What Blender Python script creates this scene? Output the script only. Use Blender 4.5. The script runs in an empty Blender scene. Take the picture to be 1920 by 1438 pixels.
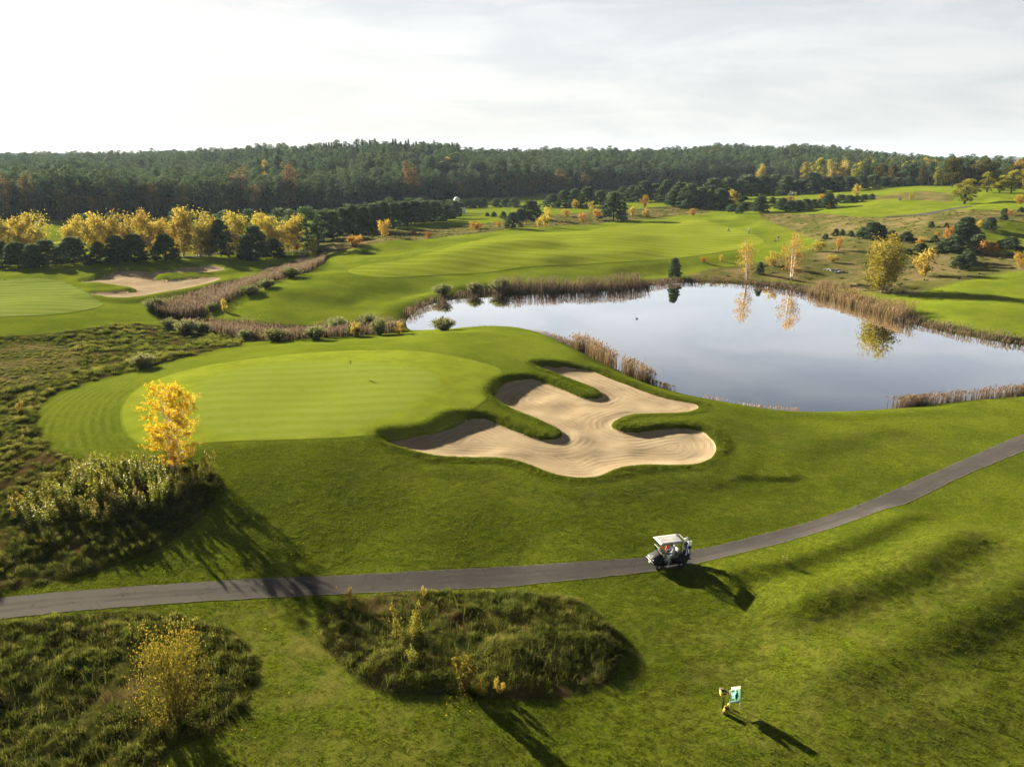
import bpy, math, random
import numpy as np
from mathutils import Vector, Matrix

R = math.radians
scene = bpy.context.scene
COL = scene.collection
rng = np.random.default_rng(7)
random.seed(7)

# ------------------------------------------------------------------ camera
CAM_H, PITCH, FPX = 24.0, R(15.9), 1500.0        # metres, down tilt, focal length in photo pixels (1920 wide)
cam = bpy.data.cameras.new('camera')
cam.sensor_width = 36.0
cam.lens = 36.0 * FPX / 1920.0
cam.clip_start, cam.clip_end = 0.5, 20000.0
cam_o = bpy.data.objects.new('camera', cam)
COL.objects.link(cam_o)
cam_o.location = (0, 0, CAM_H)
cam_o.rotation_euler = (R(90) - PITCH, 0, 0)
scene.camera = cam_o

# ------------------------------------------------------------------ exposure, world, sun
SUN_EL, SUN_AZ = 17.8, -43.0                       # elevation; bearing measured from +Y towards +X
EXPOSURE = 2.4
SUN_POWER = 5.0
scene.view_settings.view_transform = 'Standard'
scene.view_settings.look = 'None'
scene.view_settings.gamma = 1.0
scene.view_settings.exposure = EXPOSURE

class NT:
    """tiny helper to write node trees"""
    def __init__(s, tree):
        s.t = tree
        tree.nodes.clear()
    def n(s, typ, ins=None, **kw):
        nd = s.t.nodes.new(typ)
        for k, v in kw.items():
            setattr(nd, k, v)
        if ins:
            for k, v in ins.items():
                sock = nd.inputs[k]
                if isinstance(v, bpy.types.NodeSocket):
                    s.t.links.new(v, sock)
                else:
                    if hasattr(sock, 'default_value') and sock.type == 'RGBA' and len(v) == 3:
                        v = (*v, 1)
                    sock.default_value = v
        return nd
    def math(s, op, a, b=0.0, c=None, clamp=False):
        ins = {0: a, 1: b}
        if c is not None: ins[2] = c
        return s.n('ShaderNodeMath', ins, operation=op, use_clamp=clamp).outputs[0]
    def mix(s, f, a, b, blend='MIX'):
        nd = s.n('ShaderNodeMix', None, data_type='RGBA', blend_type=blend)
        for sock, v in ((nd.inputs[0], f), (nd.inputs[6], a), (nd.inputs[7], b)):
            if isinstance(v, bpy.types.NodeSocket): s.t.links.new(v, sock)
            else: sock.default_value = v if not isinstance(v, tuple) or len(v) == 4 else (*v, 1)
        return nd.outputs[2]
    def noise(s, vec, scale, detail=3, rough=.55, dist=0.0):
        return s.n('ShaderNodeTexNoise', {'Vector': vec, 'Scale': scale, 'Detail': detail, 'Roughness': rough, 'Distortion': dist}).outputs[0]
    def sstep(s, v, a, b, o0=0.0, o1=1.0):
        nd = s.n('ShaderNodeMapRange', {0: v, 1: a, 2: b, 3: o0, 4: o1}, interpolation_type='SMOOTHSTEP')
        return nd.outputs[0]
    def attr(s, name, out=2):
        return s.n('ShaderNodeAttribute', attribute_name=name).outputs[out]
    def mapping(s, vec, scale=(1, 1, 1), rot=(0, 0, 0)):
        return s.n('ShaderNodeMapping', {0: vec, 2: rot, 3: scale}).outputs[0]

world = bpy.data.worlds.new('World')
scene.world = world
world.use_nodes = True
w = NT(world.node_tree)
tc = w.n('ShaderNodeTexCoord').outputs['Generated']
sky = w.n('ShaderNodeTexSky', sky_type='NISHITA', sun_disc=False, sun_elevation=R(SUN_EL), sun_rotation=R(SUN_AZ),
          air_density=1.0, dust_density=1.5, ozone_density=1.0).outputs[0]
sep = w.n('ShaderNodeSeparateXYZ', {0: tc})
up = sep.outputs[2]
# thin high cloud: streaks stretched along the horizon; brightest low down and towards the sun
dirx, diry = math.sin(R(SUN_AZ)), math.cos(R(SUN_AZ))
toward = w.math('ADD', w.math('MULTIPLY', sep.outputs[0], dirx), w.math('MULTIPLY', sep.outputs[1], diry))
m1 = w.mapping(tc, (1.5, 1.5, 9.0), (0, R(6), 0))
streak = w.noise(m1, 2.3, 6, .6, .7)
wisp = w.noise(w.mapping(tc, (1.2, 1.2, 5.0), (0, R(-10), R(30))), 3.4, 6, .62, 1.0)
cl = w.math('ADD', w.math('MULTIPLY', streak, .6), w.math('MULTIPLY', wisp, .4))
clf = w.sstep(cl, .40, .60)
low = w.sstep(up, .13, .33, 1.0, 0.0)
side = w.sstep(toward, .0, .85)
CLOUD_LOW, CLOUD_HIGH = 1.45, 0.25
lum = w.math('ADD', w.math('MULTIPLY', low, CLOUD_LOW), CLOUD_HIGH)
lum = w.math('MULTIPLY', lum, w.math('ADD', .86, w.math('MULTIPLY', side, .14)))
cloud_col = w.n('ShaderNodeVectorMath', {0: w.mix(low, (.96, .97, 1.02), (1.0, 1.0, .995)), 3: lum}, operation='SCALE').outputs[0]
gap_col = w.n('ShaderNodeVectorMath', {0: w.mix(low, (.72, .80, .95), (.93, .97, 1.0)), 3: w.math('MULTIPLY', lum, .88)}, operation='SCALE').outputs[0]
haze_sky = w.mix(clf, gap_col, cloud_col)
final_sky = w.mix(.965, sky, haze_sky)
SKY_STRENGTH = 0.10
bg = w.n('ShaderNodeBackground', {0: final_sky, 1: SKY_STRENGTH})
wo = w.n('ShaderNodeOutputWorld', {0: bg.outputs[0]})

sun = bpy.data.lights.new('sun', 'SUN')
sun.energy = SUN_POWER
sun.angle = R(0.55)
sun.color = (1.0, .90, .72)
sun_o = bpy.data.objects.new('sun', sun)
COL.objects.link(sun_o)
sd = Vector((math.cos(R(SUN_EL)) * dirx, math.cos(R(SUN_EL)) * diry, math.sin(R(SUN_EL))))   # towards the sun
sun_o.rotation_euler = sd.to_track_quat('Z', 'Y').to_euler()
sun_o.location = (-60, 60, 60)

# ------------------------------------------------------------------ small helpers
def tag(o, label=None, cat=None, group=None, kind=None):
    if label: o['label'] = label
    if cat: o['category'] = cat
    if group: o['group'] = group
    if kind: o['kind'] = kind
    return o

def thing(name, label, cat, loc=(0, 0, 0), rz=0.0, group=None, scale=1.0):
    o = bpy.data.objects.new(name, None)
    o.empty_display_size = .3
    COL.objects.link(o)
    o.location = loc
    o.rotation_euler = (0, 0, rz)
    o.scale = (scale,) * 3 if not isinstance(scale, (tuple, list)) else scale
    return tag(o, label, cat, group)

def mesh_obj(name, verts, faces, mats, parent=None, smooth=False, attrs=None, mat_idx=None):
    """verts (N,3), faces: (M,k) array with constant k, or a list of arrays"""
    me = bpy.data.meshes.new(name)
    verts = np.asarray(verts, dtype=np.float32)
    me.vertices.add(len(verts))
    me.vertices.foreach_set('co', verts.ravel())
    fl = faces if isinstance(faces, list) else [faces]
    fl = [np.asarray(f, dtype=np.int32) for f in fl if len(f)]
    idx = np.concatenate([f.ravel() for f in fl]) if fl else np.zeros(0, np.int32)
    tot = np.concatenate([np.full(len(f), f.shape[1], np.int32) for f in fl]) if fl else np.zeros(0, np.int32)
    start = np.concatenate([[0], np.cumsum(tot)[:-1]]).astype(np.int32) if len(tot) else np.zeros(0, np.int32)
    me.loops.add(len(idx))
    me.loops.foreach_set('vertex_index', idx)
    me.polygons.add(len(tot))
    me.polygons.foreach_set('loop_start', start)
    me.polygons.foreach_set('loop_total', tot)
    for m in (mats if isinstance(mats, (list, tuple)) else [mats]):
        me.materials.append(m)
    if mat_idx is not None:
        me.polygons.foreach_set('material_index', np.asarray(mat_idx, np.int32))
    if smooth:
        me.polygons.foreach_set('use_smooth', np.ones(len(tot), bool))
    me.update(calc_edges=True)
    me.validate()
    if attrs:
        for k, v in attrs.items():
            a = me.attributes.new(k, 'FLOAT', 'POINT')
            a.data.foreach_set('value', np.asarray(v, np.float32))
    o = bpy.data.objects.new(name, me)
    COL.objects.link(o)
    if parent is not None:
        o.parent = parent
    return o

def dup(root, loc, rz=0.0, scale=1.0, label=None, group=None):
    r = root.copy(); COL.objects.link(r)
    r.location = loc; r.rotation_euler = (0, 0, rz)
    r.scale = (scale,) * 3 if not isinstance(scale, (tuple, list)) else scale
    if label: r['label'] = label
    if group: r['group'] = group
    for ch in list(root.children):
        c = ch.copy(); COL.objects.link(c); c.parent = r
        for g in ch.children:
            d = g.copy(); COL.objects.link(d); d.parent = c
    return r

class MB:
    """collects shapes into one mesh"""
    def __init__(s): s.v, s.q, s.t, s.n = [], [], [], 0; s.extra = []
    def add(s, v, f):
        v = np.asarray(v, float); f = np.asarray(f, int)
        if f.shape[1] == 4: s.q.append(f + s.n)
        elif f.shape[1] == 3: s.t.append(f + s.n)
        else: s.extra.append(f + s.n)
        s.v.append(v); s.n += len(v)
        return s
    def box(s, c, d, rot=None, taper=1.0, bevel=0.0):
        x, y, z = [k / 2 for k in d]
        if bevel > 0:
            b = min(bevel, x * .9, y * .9, z * .9)
            rings = []
            for zz, ins in ((-z, b), (-z + b, 0), (z - b, 0), (z, b)):
                tp = taper if zz > 0 else 1.0
                X, Y = (x - ins) * tp, (y - ins) * tp
                bb = b * .7
                rings += [(-X + bb, -Y, zz), (X - bb, -Y, zz), (X, -Y + bb, zz), (X, Y - bb, zz), (X - bb, Y, zz), (-X + bb, Y, zz), (-X, Y - bb, zz), (-X, -Y + bb, zz)]
            v = np.array(rings)
            f = [[r * 8 + i, r * 8 + (i + 1) % 8, r * 8 + 8 + (i + 1) % 8, r * 8 + 8 + i] for r in range(3) for i in range(8)]
            v = s._tr(v, c, rot)
            n0 = s.n
            s.add(v, f)
            s.extra.append(np.array([[7, 6, 5, 4, 3, 2, 1, 0]]) + n0)
            s.extra.append(np.array([[24 + i for i in range(8)]]) + n0)
            return s
        t = taper
        v = np.array([(-x, -y, -z), (x, -y, -z), (x, y, -z), (-x, y, -z), (-x * t, -y * t, z), (x * t, -y * t, z), (x * t, y * t, z), (-x * t, y * t, z)])
        f = [(0, 3, 2, 1), (4, 5, 6, 7), (0, 1, 5, 4), (1, 2, 6, 5), (2, 3, 7, 6), (3, 0, 4, 7)]
        return s.add(s._tr(v, c, rot), f)
    def _tr(s, v, c, rot):
        if rot is not None:
            from mathutils import Euler
            m = np.array(Euler(rot).to_matrix())
            v = v @ m.T
        return v + np.array(c)
    def tube(s, pts, rad, k=6, cap=True):
        v, f = tube_geo(pts, rad, k)
        n0 = s.n
        s.add(v, f)
        if cap:
            s.extra.append(np.array([list(range(k))[::-1]]) + n0)
            s.extra.append(np.array([[len(v) - k + i for i in range(k)]]) + n0)
        return s
    def prism(s, prof, y0, y1):
        """profile in (x, z) extruded along y"""
        p = np.array(prof); k = len(p)
        v = np.array([(a, y0, b) for a, b in p] + [(a, y1, b) for a, b in p])
        f = [[i, (i + 1) % k, k + (i + 1) % k, k + i] for i in range(k)]
        n0 = s.n
        s.add(v, f)
        s.extra.append(np.array([list(range(k))[::-1]]) + n0)
        s.extra.append(np.array([[k + i for i in range(k)]]) + n0)
        return s
    def lathe(s, c, prof, k=12, axis='z'):
        a = np.linspace(0, 2 * np.pi, k, endpoint=False)
        v = np.array([(r * math.cos(t), r * math.sin(t), z) for r, z in prof for t in a])
        if axis == 'y': v = v[:, [0, 2, 1]] * np.array([1, 1, -1])
        if axis == 'x': v = v[:, [2, 0, 1]]
        m = len(prof)
        f = [[r * k + i, r * k + (i + 1) % k, (r + 1) * k + (i + 1) % k, (r + 1) * k + i] for r in range(m - 1) for i in range(k)]
        return s.add(v + np.array(c), f)
    def build(s, name, mat, parent=None, smooth=False, loc=None):
        fl = ([np.concatenate(s.q)] if s.q else []) + ([np.concatenate(s.t)] if s.t else []) + s.extra
        o = mesh_obj(name, np.concatenate(s.v), fl, mat, parent, smooth)
        if loc is not None: o.location = loc
        return o

def tube_geo(pts, rad, k=6):
    pts = np.asarray(pts, float)
    rad = np.broadcast_to(np.asarray(rad, float), (len(pts),))
    d = np.gradient(pts, axis=0)
    d /= np.linalg.norm(d, axis=1, keepdims=True) + 1e-9
    ref = np.where(np.abs(d[:, 2:3]) < .9, np.array([[0, 0, 1.0]]), np.array([[1.0, 0, 0]]))
    u = np.cross(d, ref); u /= np.linalg.norm(u, axis=1, keepdims=True) + 1e-9
    w_ = np.cross(d, u)
    a = np.linspace(0, 2 * np.pi, k, endpoint=False)
    v = pts[:, None] + rad[:, None, None] * (np.cos(a)[None, :, None] * u[:, None] + np.sin(a)[None, :, None] * w_[:, None])
    n = len(pts)
    i = np.arange(k)
    f = np.concatenate([np.stack([r * k + i, r * k + (i + 1) % k, (r + 1) * k + (i + 1) % k, (r + 1) * k + i], 1) for r in range(n - 1)])
    return v.reshape(-1, 3), f
# ------------------------------------------------------------------ terrain height field
cp, sp = math.cos(PITCH), math.sin(PITCH)
def ray(px, py):
    """direction of sight through photo pixel, scaled so that its world Y part is 1"""
    X = (np.asarray(px, float) - 960) / FPX
    U = (719 - np.asarray(py, float)) / FPX
    dy = cp + sp * U
    return X / dy, (-sp + cp * U) / dy
def on_level(px, py, z):
    tx, tz = ray(px, py)
    y = (z - CAM_H) / tz
    return tx * y, y

CTRL = [  # photo pixel and the ground's height there (path at the cart = 0)
 (0,1438,-.4),(480,1438,-.3),(960,1438,-.3),(1440,1438,-.6),(1920,1438,-.6),(-700,1300,0),(2600,1300,.2),(-600,1000,.6),(2600,900,1),
 (0,1300,-.1),(330,1290,0),(700,1230,.2),(1000,1200,.3),(1300,1250,-.3),(1700,1220,-.1),(1920,1100,.5),
 (0,1140,0),(300,1105,0),(640,1090,0),(960,1070,0),(1250,1055,0),(1500,1010,.1),(1700,935,.4),(1920,830,.8),
 (200,1000,.7),(500,1000,.8),(800,980,.9),(1100,970,.7),(1400,900,.6),(1650,850,.5),(1900,775,.3),
 (100,900,1.4),(330,880,1.9),(80,790,1.7),(230,745,2.3),(420,820,2.5),(600,822,2.6),(600,740,2.75),(600,680,3.0),(400,690,2.8),(780,760,2.75),
 (930,700,2.45),(700,645,2.7),(880,622,2.3),(1030,630,1.6),(700,850,2.1),(800,880,1.5),(1090,900,1.25),(1360,840,1.0),(1340,765,1.05),(1100,678,1.7),(960,760,1.9),(880,775,2.3),(1000,700,2.15),
 (1170,690,.1),(1270,722,-.6),(1400,752,-.6),(1500,764,-.6),(1680,760,-.4),(1920,738,-.3),(2100,720,-.3),
 (0,640,.4),(150,610,.2),(300,595,-.5),(300,650,.5),(150,700,1.2),(0,720,1.0),(0,800,1.2),(-200,640,.3),
 (450,650,1.2),(560,640,1.6),(400,615,-.4),(560,622,-.5),(740,606,-.6),(290,575,-.5),(450,548,-.6),(600,487,-.4),
 (60,560,.7),(60,610,.7),(230,555,.2),(300,522,.5),(420,505,.5),(300,493,.4),(0,500,.1),(-200,520,0),(160,530,.6),
 (430,580,.6),(500,560,1.3),(560,520,1.4),(700,500,1.6),(640,470,1.5),(860,455,2.4),(1000,430,2.8),(1280,407,3.2),(1000,490,1.4),(1200,505,.2),
 (800,545,-.4),(700,570,.5),(900,530,.2),(1280,470,2.0),(1404,439,3.1),(1458,453,2.4),(1250,520,-.7),
 (1300,518,-.6),(1500,525,-.4),(1600,550,-.6),(1700,590,-.7),(1900,640,-.8),(1800,545,1.4),(1900,520,2.4),(1920,570,.8),(2200,600,.6),
 (1450,490,1.5),(1560,470,3.0),(1660,480,3.0),(1760,500,2.4),(1600,420,6.0),(1700,400,8.0),(1800,425,8.0),(1900,435,7.3),(1500,400,5.6),(1400,388,4.6),
 (1700,358,11),(1850,348,13),(1500,362,7.6),(1900,372,11.5),(2100,420,8),(2200,350,13),
 (610,455,0),(720,440,.4),(850,425,.6),(720,415,0),(850,402,-.4),(950,390,.2),(1100,386,2),(1060,408,2),(1250,385,4),(1300,372,4.5),
 (200,412,-2),(500,398,-2),(0,412,-2.5),(-300,415,-3),(300,450,-.8),(850,372,-.5),(1000,366,.8),(1200,352,3.5),(1400,345,6),(1600,345,9),
]
CTRL_W = [  # tangent x / y, distance y, height
 (-1.0,15,-.3),(0,12,-.4),(1.0,15,-.2),(0,6,-.4),(-1.2,100,1),(1.2,100,1),(-1.2,400,-2),(1.2,400,12),
 (-.62,420,-1),(-.62,650,1),(-.45,600,2.5),(-.30,600,4.5),(-.12,520,5),(-.25,680,14.5),(-.2,690,16),(-.12,690,17),(-.07,690,14),(0,700,9),(.1,560,6),(.2,600,9.5),(.3,600,11),(.4,560,12),(.55,550,9.5),
 (-.62,900,3.5),(-.45,900,6.5),(-.3,900,8.5),(-.12,900,11.5),(.05,900,11.0),(.2,900,13),(.35,900,16),(.42,850,16.5),(.5,900,7),(.62,900,4),(.52,700,8),
 (-.6,1500,2),(-.4,1500,3),(-.2,1500,4),(0,1500,4),(.3,1500,6),(.5,1500,2),(.62,1500,0),(-1.2,1500,0),(1.2,1500,0),
 (-.62,4000,34),(-.5,4000,33),(-.3,4000,18),(0,4000,15),(.5,4000,6),(-1,6500,10),(0,6500,10),(1,6500,10),(1.2,4000,10),
]
pt = []
for px, py, z in CTRL:
    tx, tz = ray(px, py)
    pt.append((tx, math.log((z - CAM_H) / tz), z))
for t, y, z in CTRL_W:
    pt.append((t, math.log(y), z))
pt = np.array(pt)
AX = 1.5
def tps_k(r2): return np.where(r2 > 1e-12, r2 * np.log(r2 + 1e-12), 0)
P2 = np.stack([pt[:, 0] * AX, pt[:, 1]], 1)
nC = len(P2)
K = tps_k(((P2[:, None] - P2[None]) ** 2).sum(-1)) + np.eye(nC) * 2e-3
Pm = np.concatenate([np.ones((nC, 1)), P2], 1)
A = np.block([[K, Pm], [Pm.T, np.zeros((3, 3))]])
sol = np.linalg.solve(A, np.concatenate([pt[:, 2], np.zeros(3)]))
LT = np.linspace(-1.4, 1.4, 241)
LS = np.linspace(math.log(5), math.log(7500), 321)
gt, gs = np.meshgrid(LT, LS)
G2 = np.stack([gt.ravel() * AX, gs.ravel()], 1)
LUT = np.concatenate([tps_k(((c[:, None] - P2[None]) ** 2).sum(-1)) @ sol[:nC] + sol[nC] + c @ sol[nC + 1:] for c in np.array_split(G2, 40)])
LUT = LUT.reshape(gt.shape)
def H0(x, y):
    y = np.maximum(y, 5.01)
    t = np.clip(x / y, -1.399, 1.399)
    a = (t - LT[0]) / (LT[1] - LT[0]); b = (np.log(y) - LS[0]) / (LS[1] - LS[0])
    b = np.clip(b, 0, len(LS) - 1.001); a = np.clip(a, 0, len(LT) - 1.001)
    i = a.astype(int); j = b.astype(int); fa = a - i; fb = b - j
    # smooth (Catmull-free) bilinear is fine at this density
    return (LUT[j, i] * (1 - fa) + LUT[j, i + 1] * fa) * (1 - fb) + (LUT[j + 1, i] * (1 - fa) + LUT[j + 1, i + 1] * fa) * fb

def hash2(i, j, seed):
    h = (i * 374761393 + j * 668265263 + seed * 974711) & 0xFFFFFFFF
    h = ((h ^ (h >> 13)) * 1274126177) & 0xFFFFFFFF
    return ((h ^ (h >> 16)) & 0xFFFF) / 65535.0
def vnoise(x, y, seed=0):
    i = np.floor(x).astype(np.int64); j = np.floor(y).astype(np.int64)
    f = x - i; g = y - j
    f = f * f * f * (f * (f * 6 - 15) + 10); g = g * g * g * (g * (g * 6 - 15) + 10)
    a = hash2(i, j, seed); b = hash2(i + 1, j, seed); c = hash2(i, j + 1, seed); d = hash2(i + 1, j + 1, seed)
    return (a * (1 - f) + b * f) * (1 - g) + (c * (1 - f) + d * f) * g - .5
def fbm(x, y, scale, seed=0, oct=3):
    s = 0; a = 1.0
    ca, sa = math.cos(.6), math.sin(.6)
    x, y = x * scale, y * scale
    for o in range(oct):
        s = s + a * vnoise(x, y, seed + o * 17)
        x, y = (x * ca - y * sa) * 2.03 + 5.2, (x * sa + y * ca) * 2.03 - 3.1
        a *= .5
    return s
def sm(v, a, b):
    t = np.clip((v - a) / (b - a), 0, 1)
    return t * t * (3 - 2 * t)

def chaikin(p, it=2, closed=True):
    p = np.asarray(p, float)
    for _ in range(it):
        if closed:
            q = np.roll(p, -1, 0)
            p = np.stack([p * .75 + q * .25, p * .25 + q * .75], 1).reshape(-1, 2)
        else:
            a, b = p[:-1], p[1:]
            m = np.stack([a * .75 + b * .25, a * .25 + b * .75], 1).reshape(-1, 2)
            p = np.concatenate([p[:1], m[1:-1], p[-1:]])
    return p

def hit(px, py, hf=H0):
    """where the sight line through a photo pixel meets the ground (planning aid)"""
    px = np.atleast_1d(np.asarray(px, float)); py = np.atleast_1d(np.asarray(py, float))
    tx, tz = ray(px, py)
    ys = np.exp(np.linspace(math.log(18), math.log(6000), 900))
    f = CAM_H + tz[:, None] * ys[None] - hf(tx[:, None] * ys[None], np.broadcast_to(ys, (len(px), len(ys))))
    below = f < 0
    k = np.where(below.any(1), below.argmax(1), len(ys) - 1)
    k = np.maximum(k, 1)
    a, b = ys[k - 1], ys[k]
    for _ in range(18):
        m = (a + b) / 2
        under = CAM_H + tz * m - hf(tx * m, m) < 0
        b = np.where(under, m, b); a = np.where(under, a, m)
    return tx * b, b

def trace(pp, it=2, closed=True, hf=H0):
    pp = chaikin(pp, it, closed)
    x, y = hit(pp[:, 0], pp[:, 1], hf)
    return np.stack([x, y], 1)

def sdf(x, y, poly, reach=12.0, want_pt=False, closed=True):
    """signed distance (negative inside) to a polygon, exact within reach, plus nearest boundary point"""
    x = np.asarray(x, float); y = np.asarray(y, float)
    shp = x.shape; x = x.ravel(); y = y.ravel()
    out = np.full(len(x), reach * 1.0)
    cpx, cpy = x.copy(), y.copy()
    lo, hi = poly.min(0) - reach, poly.max(0) + reach
    sel = np.where((x > lo[0]) & (x < hi[0]) & (y > lo[1]) & (y < hi[1]))[0]
    p, q = poly, np.roll(poly, -1, 0)
    if not closed: p, q = poly[:-1], poly[1:]
    for ch in np.array_split(sel, max(1, len(sel) * len(p) // 3000000)):
        X, Y = x[ch][:, None], y[ch][:, None]
        ex, ey = q[:, 0] - p[:, 0], q[:, 1] - p[:, 1]
        wx, wy = X - p[:, 0], Y - p[:, 1]
        u = np.clip((wx * ex + wy * ey) / (ex * ex + ey * ey + 1e-12), 0, 1)
        dx, dy = wx - u * ex, wy - u * ey
        d2 = dx * dx + dy * dy
        k = d2.argmin(1); r = np.arange(len(ch))
        d = np.sqrt(d2[r, k])
        if closed:
            c1 = (p[:, 1] <= Y) & (q[:, 1] > Y) & (ex * wy - ey * wx > 0)
            c2 = (p[:, 1] > Y) & (q[:, 1] <= Y) & (ex * wy - ey * wx < 0)
            inside = (c1.sum(1) - c2.sum(1)) != 0
            d = np.where(inside, -d, d)
        out[ch] = d
        cpx[ch] = x[ch] - dx[r, k]; cpy[ch] = y[ch] - dy[r, k]
    if want_pt: return out.reshape(shp), cpx.reshape(shp), cpy.reshape(shp)
    return out.reshape(shp)

# ------------------------------------------------------------------ outlines read off the photograph
def zoomed(pts, ox, oy, k): return [(ox + a / k, oy + b / k) for a, b in pts]

SAND_NEAR_PX = zoomed([(108,462),(130,447),(200,445),(300,435),(370,415),(430,385),(480,362),(560,352),(640,355),(690,372),(750,397),(820,425),(890,450),(950,458),(1000,452),(1028,434),
 (1026,415),(1000,397),(950,375),(880,345),(820,322),(760,296),(700,266),(674,240),(682,210),(710,180),(760,158),(830,147),(900,152),(950,165),(1000,187),(1060,212),(1120,237),(1170,248),(1215,244),(1236,230),
 (1222,208),(1170,182),(1110,162),(1050,142),(1000,125),(950,110),(905,95),(890,84),(960,80),(1040,83),(1110,92),(1180,102),(1220,118),(1300,150),(1380,180),(1460,210),(1540,235),(1640,255),(1705,266),(1730,282),
 (1715,300),(1660,318),(1580,325),(1480,325),(1400,327),(1340,340),(1300,358),(1276,376),(1285,394),(1320,410),(1380,420),(1440,415),(1500,407),(1570,400),(1640,397),(1700,402),(1750,415),(1790,445),(1815,480),(1818,510),(1800,542),(1750,567),
 (1690,580),(1600,583),(1500,582),(1400,585),(1330,595),(1270,615),(1220,640),(1160,648),(1080,645),(1000,633),(930,610),(860,580),(780,555),(700,545),(600,545),(500,543),(400,540),(330,530),(260,515),(190,500),(130,485)], 680, 660, 2.743)
SAND_FAR_PX = zoomed([(430,835),(520,828),(600,803),(650,782),(760,782),(860,785),(960,775),(1040,762),(1120,752),(1200,750),(1268,758),(1250,772),(1180,780),(1100,787),(1000,795),(900,803),(866,817),(885,829),(960,829),(1100,815),(1230,808),(1248,818),
 (1180,842),(1080,864),(960,886),(850,906),(760,918),(690,924),(600,920),(520,910),(500,902),(560,896),(640,897),(740,895),(782,888),(745,873),(660,862),(570,850),(500,845)], 0, 250, 2.995)

def plane_fit(px3):
    P = []
    for a, b, z in px3:
        x, y = on_level(a, b, z); P.append((x, y, z))
    P = np.array(P)
    c, *_ = np.linalg.lstsq(np.concatenate([P[:, :2], np.ones((len(P), 1))], 1), P[:, 2], rcond=None)
    return c
F_NEAR = plane_fit([(1090,893,1.2),(730,830,1.65),(1340,845,.95),(1305,765,1.0),(1010,695,1.55),(950,730,1.65),(800,850,1.5)])
F_FAR = plane_fit([(230,557,.2),(140,528,.3),(420,504,.2),(410,522,.1)])
def on_plane(pp, c, it=2):
    pp = chaikin(pp, it)
    tx, tz = ray(pp[:, 0], pp[:, 1])
    y = (c[2] - CAM_H) / (tz - c[0] * tx - c[1])
    return np.stack([tx * y, y], 1)
SAND_NEAR, SAND_FAR = on_plane(SAND_NEAR_PX, F_NEAR, 2), on_plane(SAND_FAR_PX, F_FAR, 2)
def lift_field(pts, F):
    W = np.concatenate([on_plane([(a, b)] * 3, F, 0)[:1] for a, b, _ in pts]); L = np.array([c for *_, c in pts])
    def f(x, y):
        d2 = (x[..., None] - W[:, 0]) ** 2 + (y[..., None] - W[:, 1]) ** 2
        wgt = 1 / (d2 + .3) ** 1.5
        return (wgt * L).sum(-1) / wgt.sum(-1)
    return f
LIFT_NEAR = lift_field([(725,828,.35),(790,818,.8),(850,800,1.0),(885,788,1.05),(930,792,.95),(960,800,.8),(1010,815,.7),(1050,822,.6),(1000,795,.75),(950,765,.75),(926,745,.8),(930,725,1.0),(960,713,1.05),(1000,712,.95),(1040,725,.8),
 (1090,743,.75),(1125,748,.6),(1080,725,.7),(1030,708,.75),(1000,690,.9),(1050,688,.9),(1110,693,.7),(1150,708,.35),(1220,735,.2),(1290,755,.12),(1310,765,.08),(1260,780,.12),(1190,782,.35),(1150,797,.45),(1180,812,.6),(1240,808,.65),(1290,804,.5),(1330,825,.15),(1343,845,.08),(1300,872,.06),
 (1200,873,.10),(1130,893,.08),(1060,894,.08),(990,872,.10),(900,860,.12),(800,855,.10),(740,840,.15)], F_NEAR)
LIFT_FAR = lift_field([(145,528,.5),(200,517,.9),(260,510,.9),(330,505,.7),(400,500,.4),(424,503,.15),(390,510,.1),(300,520,.7),(360,519,.6),(410,522,.1),(350,540,.05),(250,557,.05),(175,552,.35),(230,547,.6),(260,546,.4),(190,535,.6),(160,531,.3)], F_FAR)

POND_PX = [(758,607),(768,592),(790,577),(820,567),(860,558),(900,552),(960,550),(1040,548),(1120,546),(1190,541),(1240,531),(1300,528),(1380,530),(1440,535),(1500,547),(1560,560),(1620,578),(1680,598),(1740,612),(1800,625),(1870,638),(1930,648),(2100,672),(2260,700),
 (2260,728),(2100,732),(1920,742),(1800,752),(1680,766),(1600,771),(1500,773),(1440,768),(1380,758),(1300,744),(1240,728),(1200,712),(1150,690),(1100,664),(1060,645),(1000,630),(900,626),(830,626),(770,622)]
WATER_Z = -1.2
def level_poly(pp, z, it=2):
    pp = chaikin(pp, it); x, y = on_level(pp[:, 0], pp[:, 1], z)
    return np.stack([x, y], 1)
POND = level_poly(POND_PX, WATER_Z)

PATH_UP = [(-700,1180),(-300,1146),(0,1120),(200,1103),(400,1088),(640,1077),(800,1070),(960,1062),(1200,1046),(1290,1036),(1400,1010),(1500,985),(1600,952),(1700,908),(1800,865),(1920,812),(2100,740),(2300,690)]
PATH_LO = [(2300,720),(2100,780),(1920,845),(1800,895),(1700,945),(1600,985),(1500,1015),(1400,1040),(1330,1058),(1200,1075),(960,1100),(800,1107),(640,1113),(400,1125),(200,1140),(0,1160),(-300,1190),(-700,1230)]
PATH = trace(PATH_UP + PATH_LO, 2)
TRACK = trace([(1655,408),(1690,403),(1720,399),(1745,395),(1770,390),(1795,386),(1825,383),(1825,385.5),(1800,389),(1775,393.5),(1748,399),(1722,403),(1692,407),(1660,411)], 1)
ROWPATH = trace([(330,484),(400,478),(480,474),(560,473),(600,471),(640,466),(640,468),(600,473.5),(560,475.5),(480,476.5),(400,480.5),(330,486)], 1)

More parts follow.
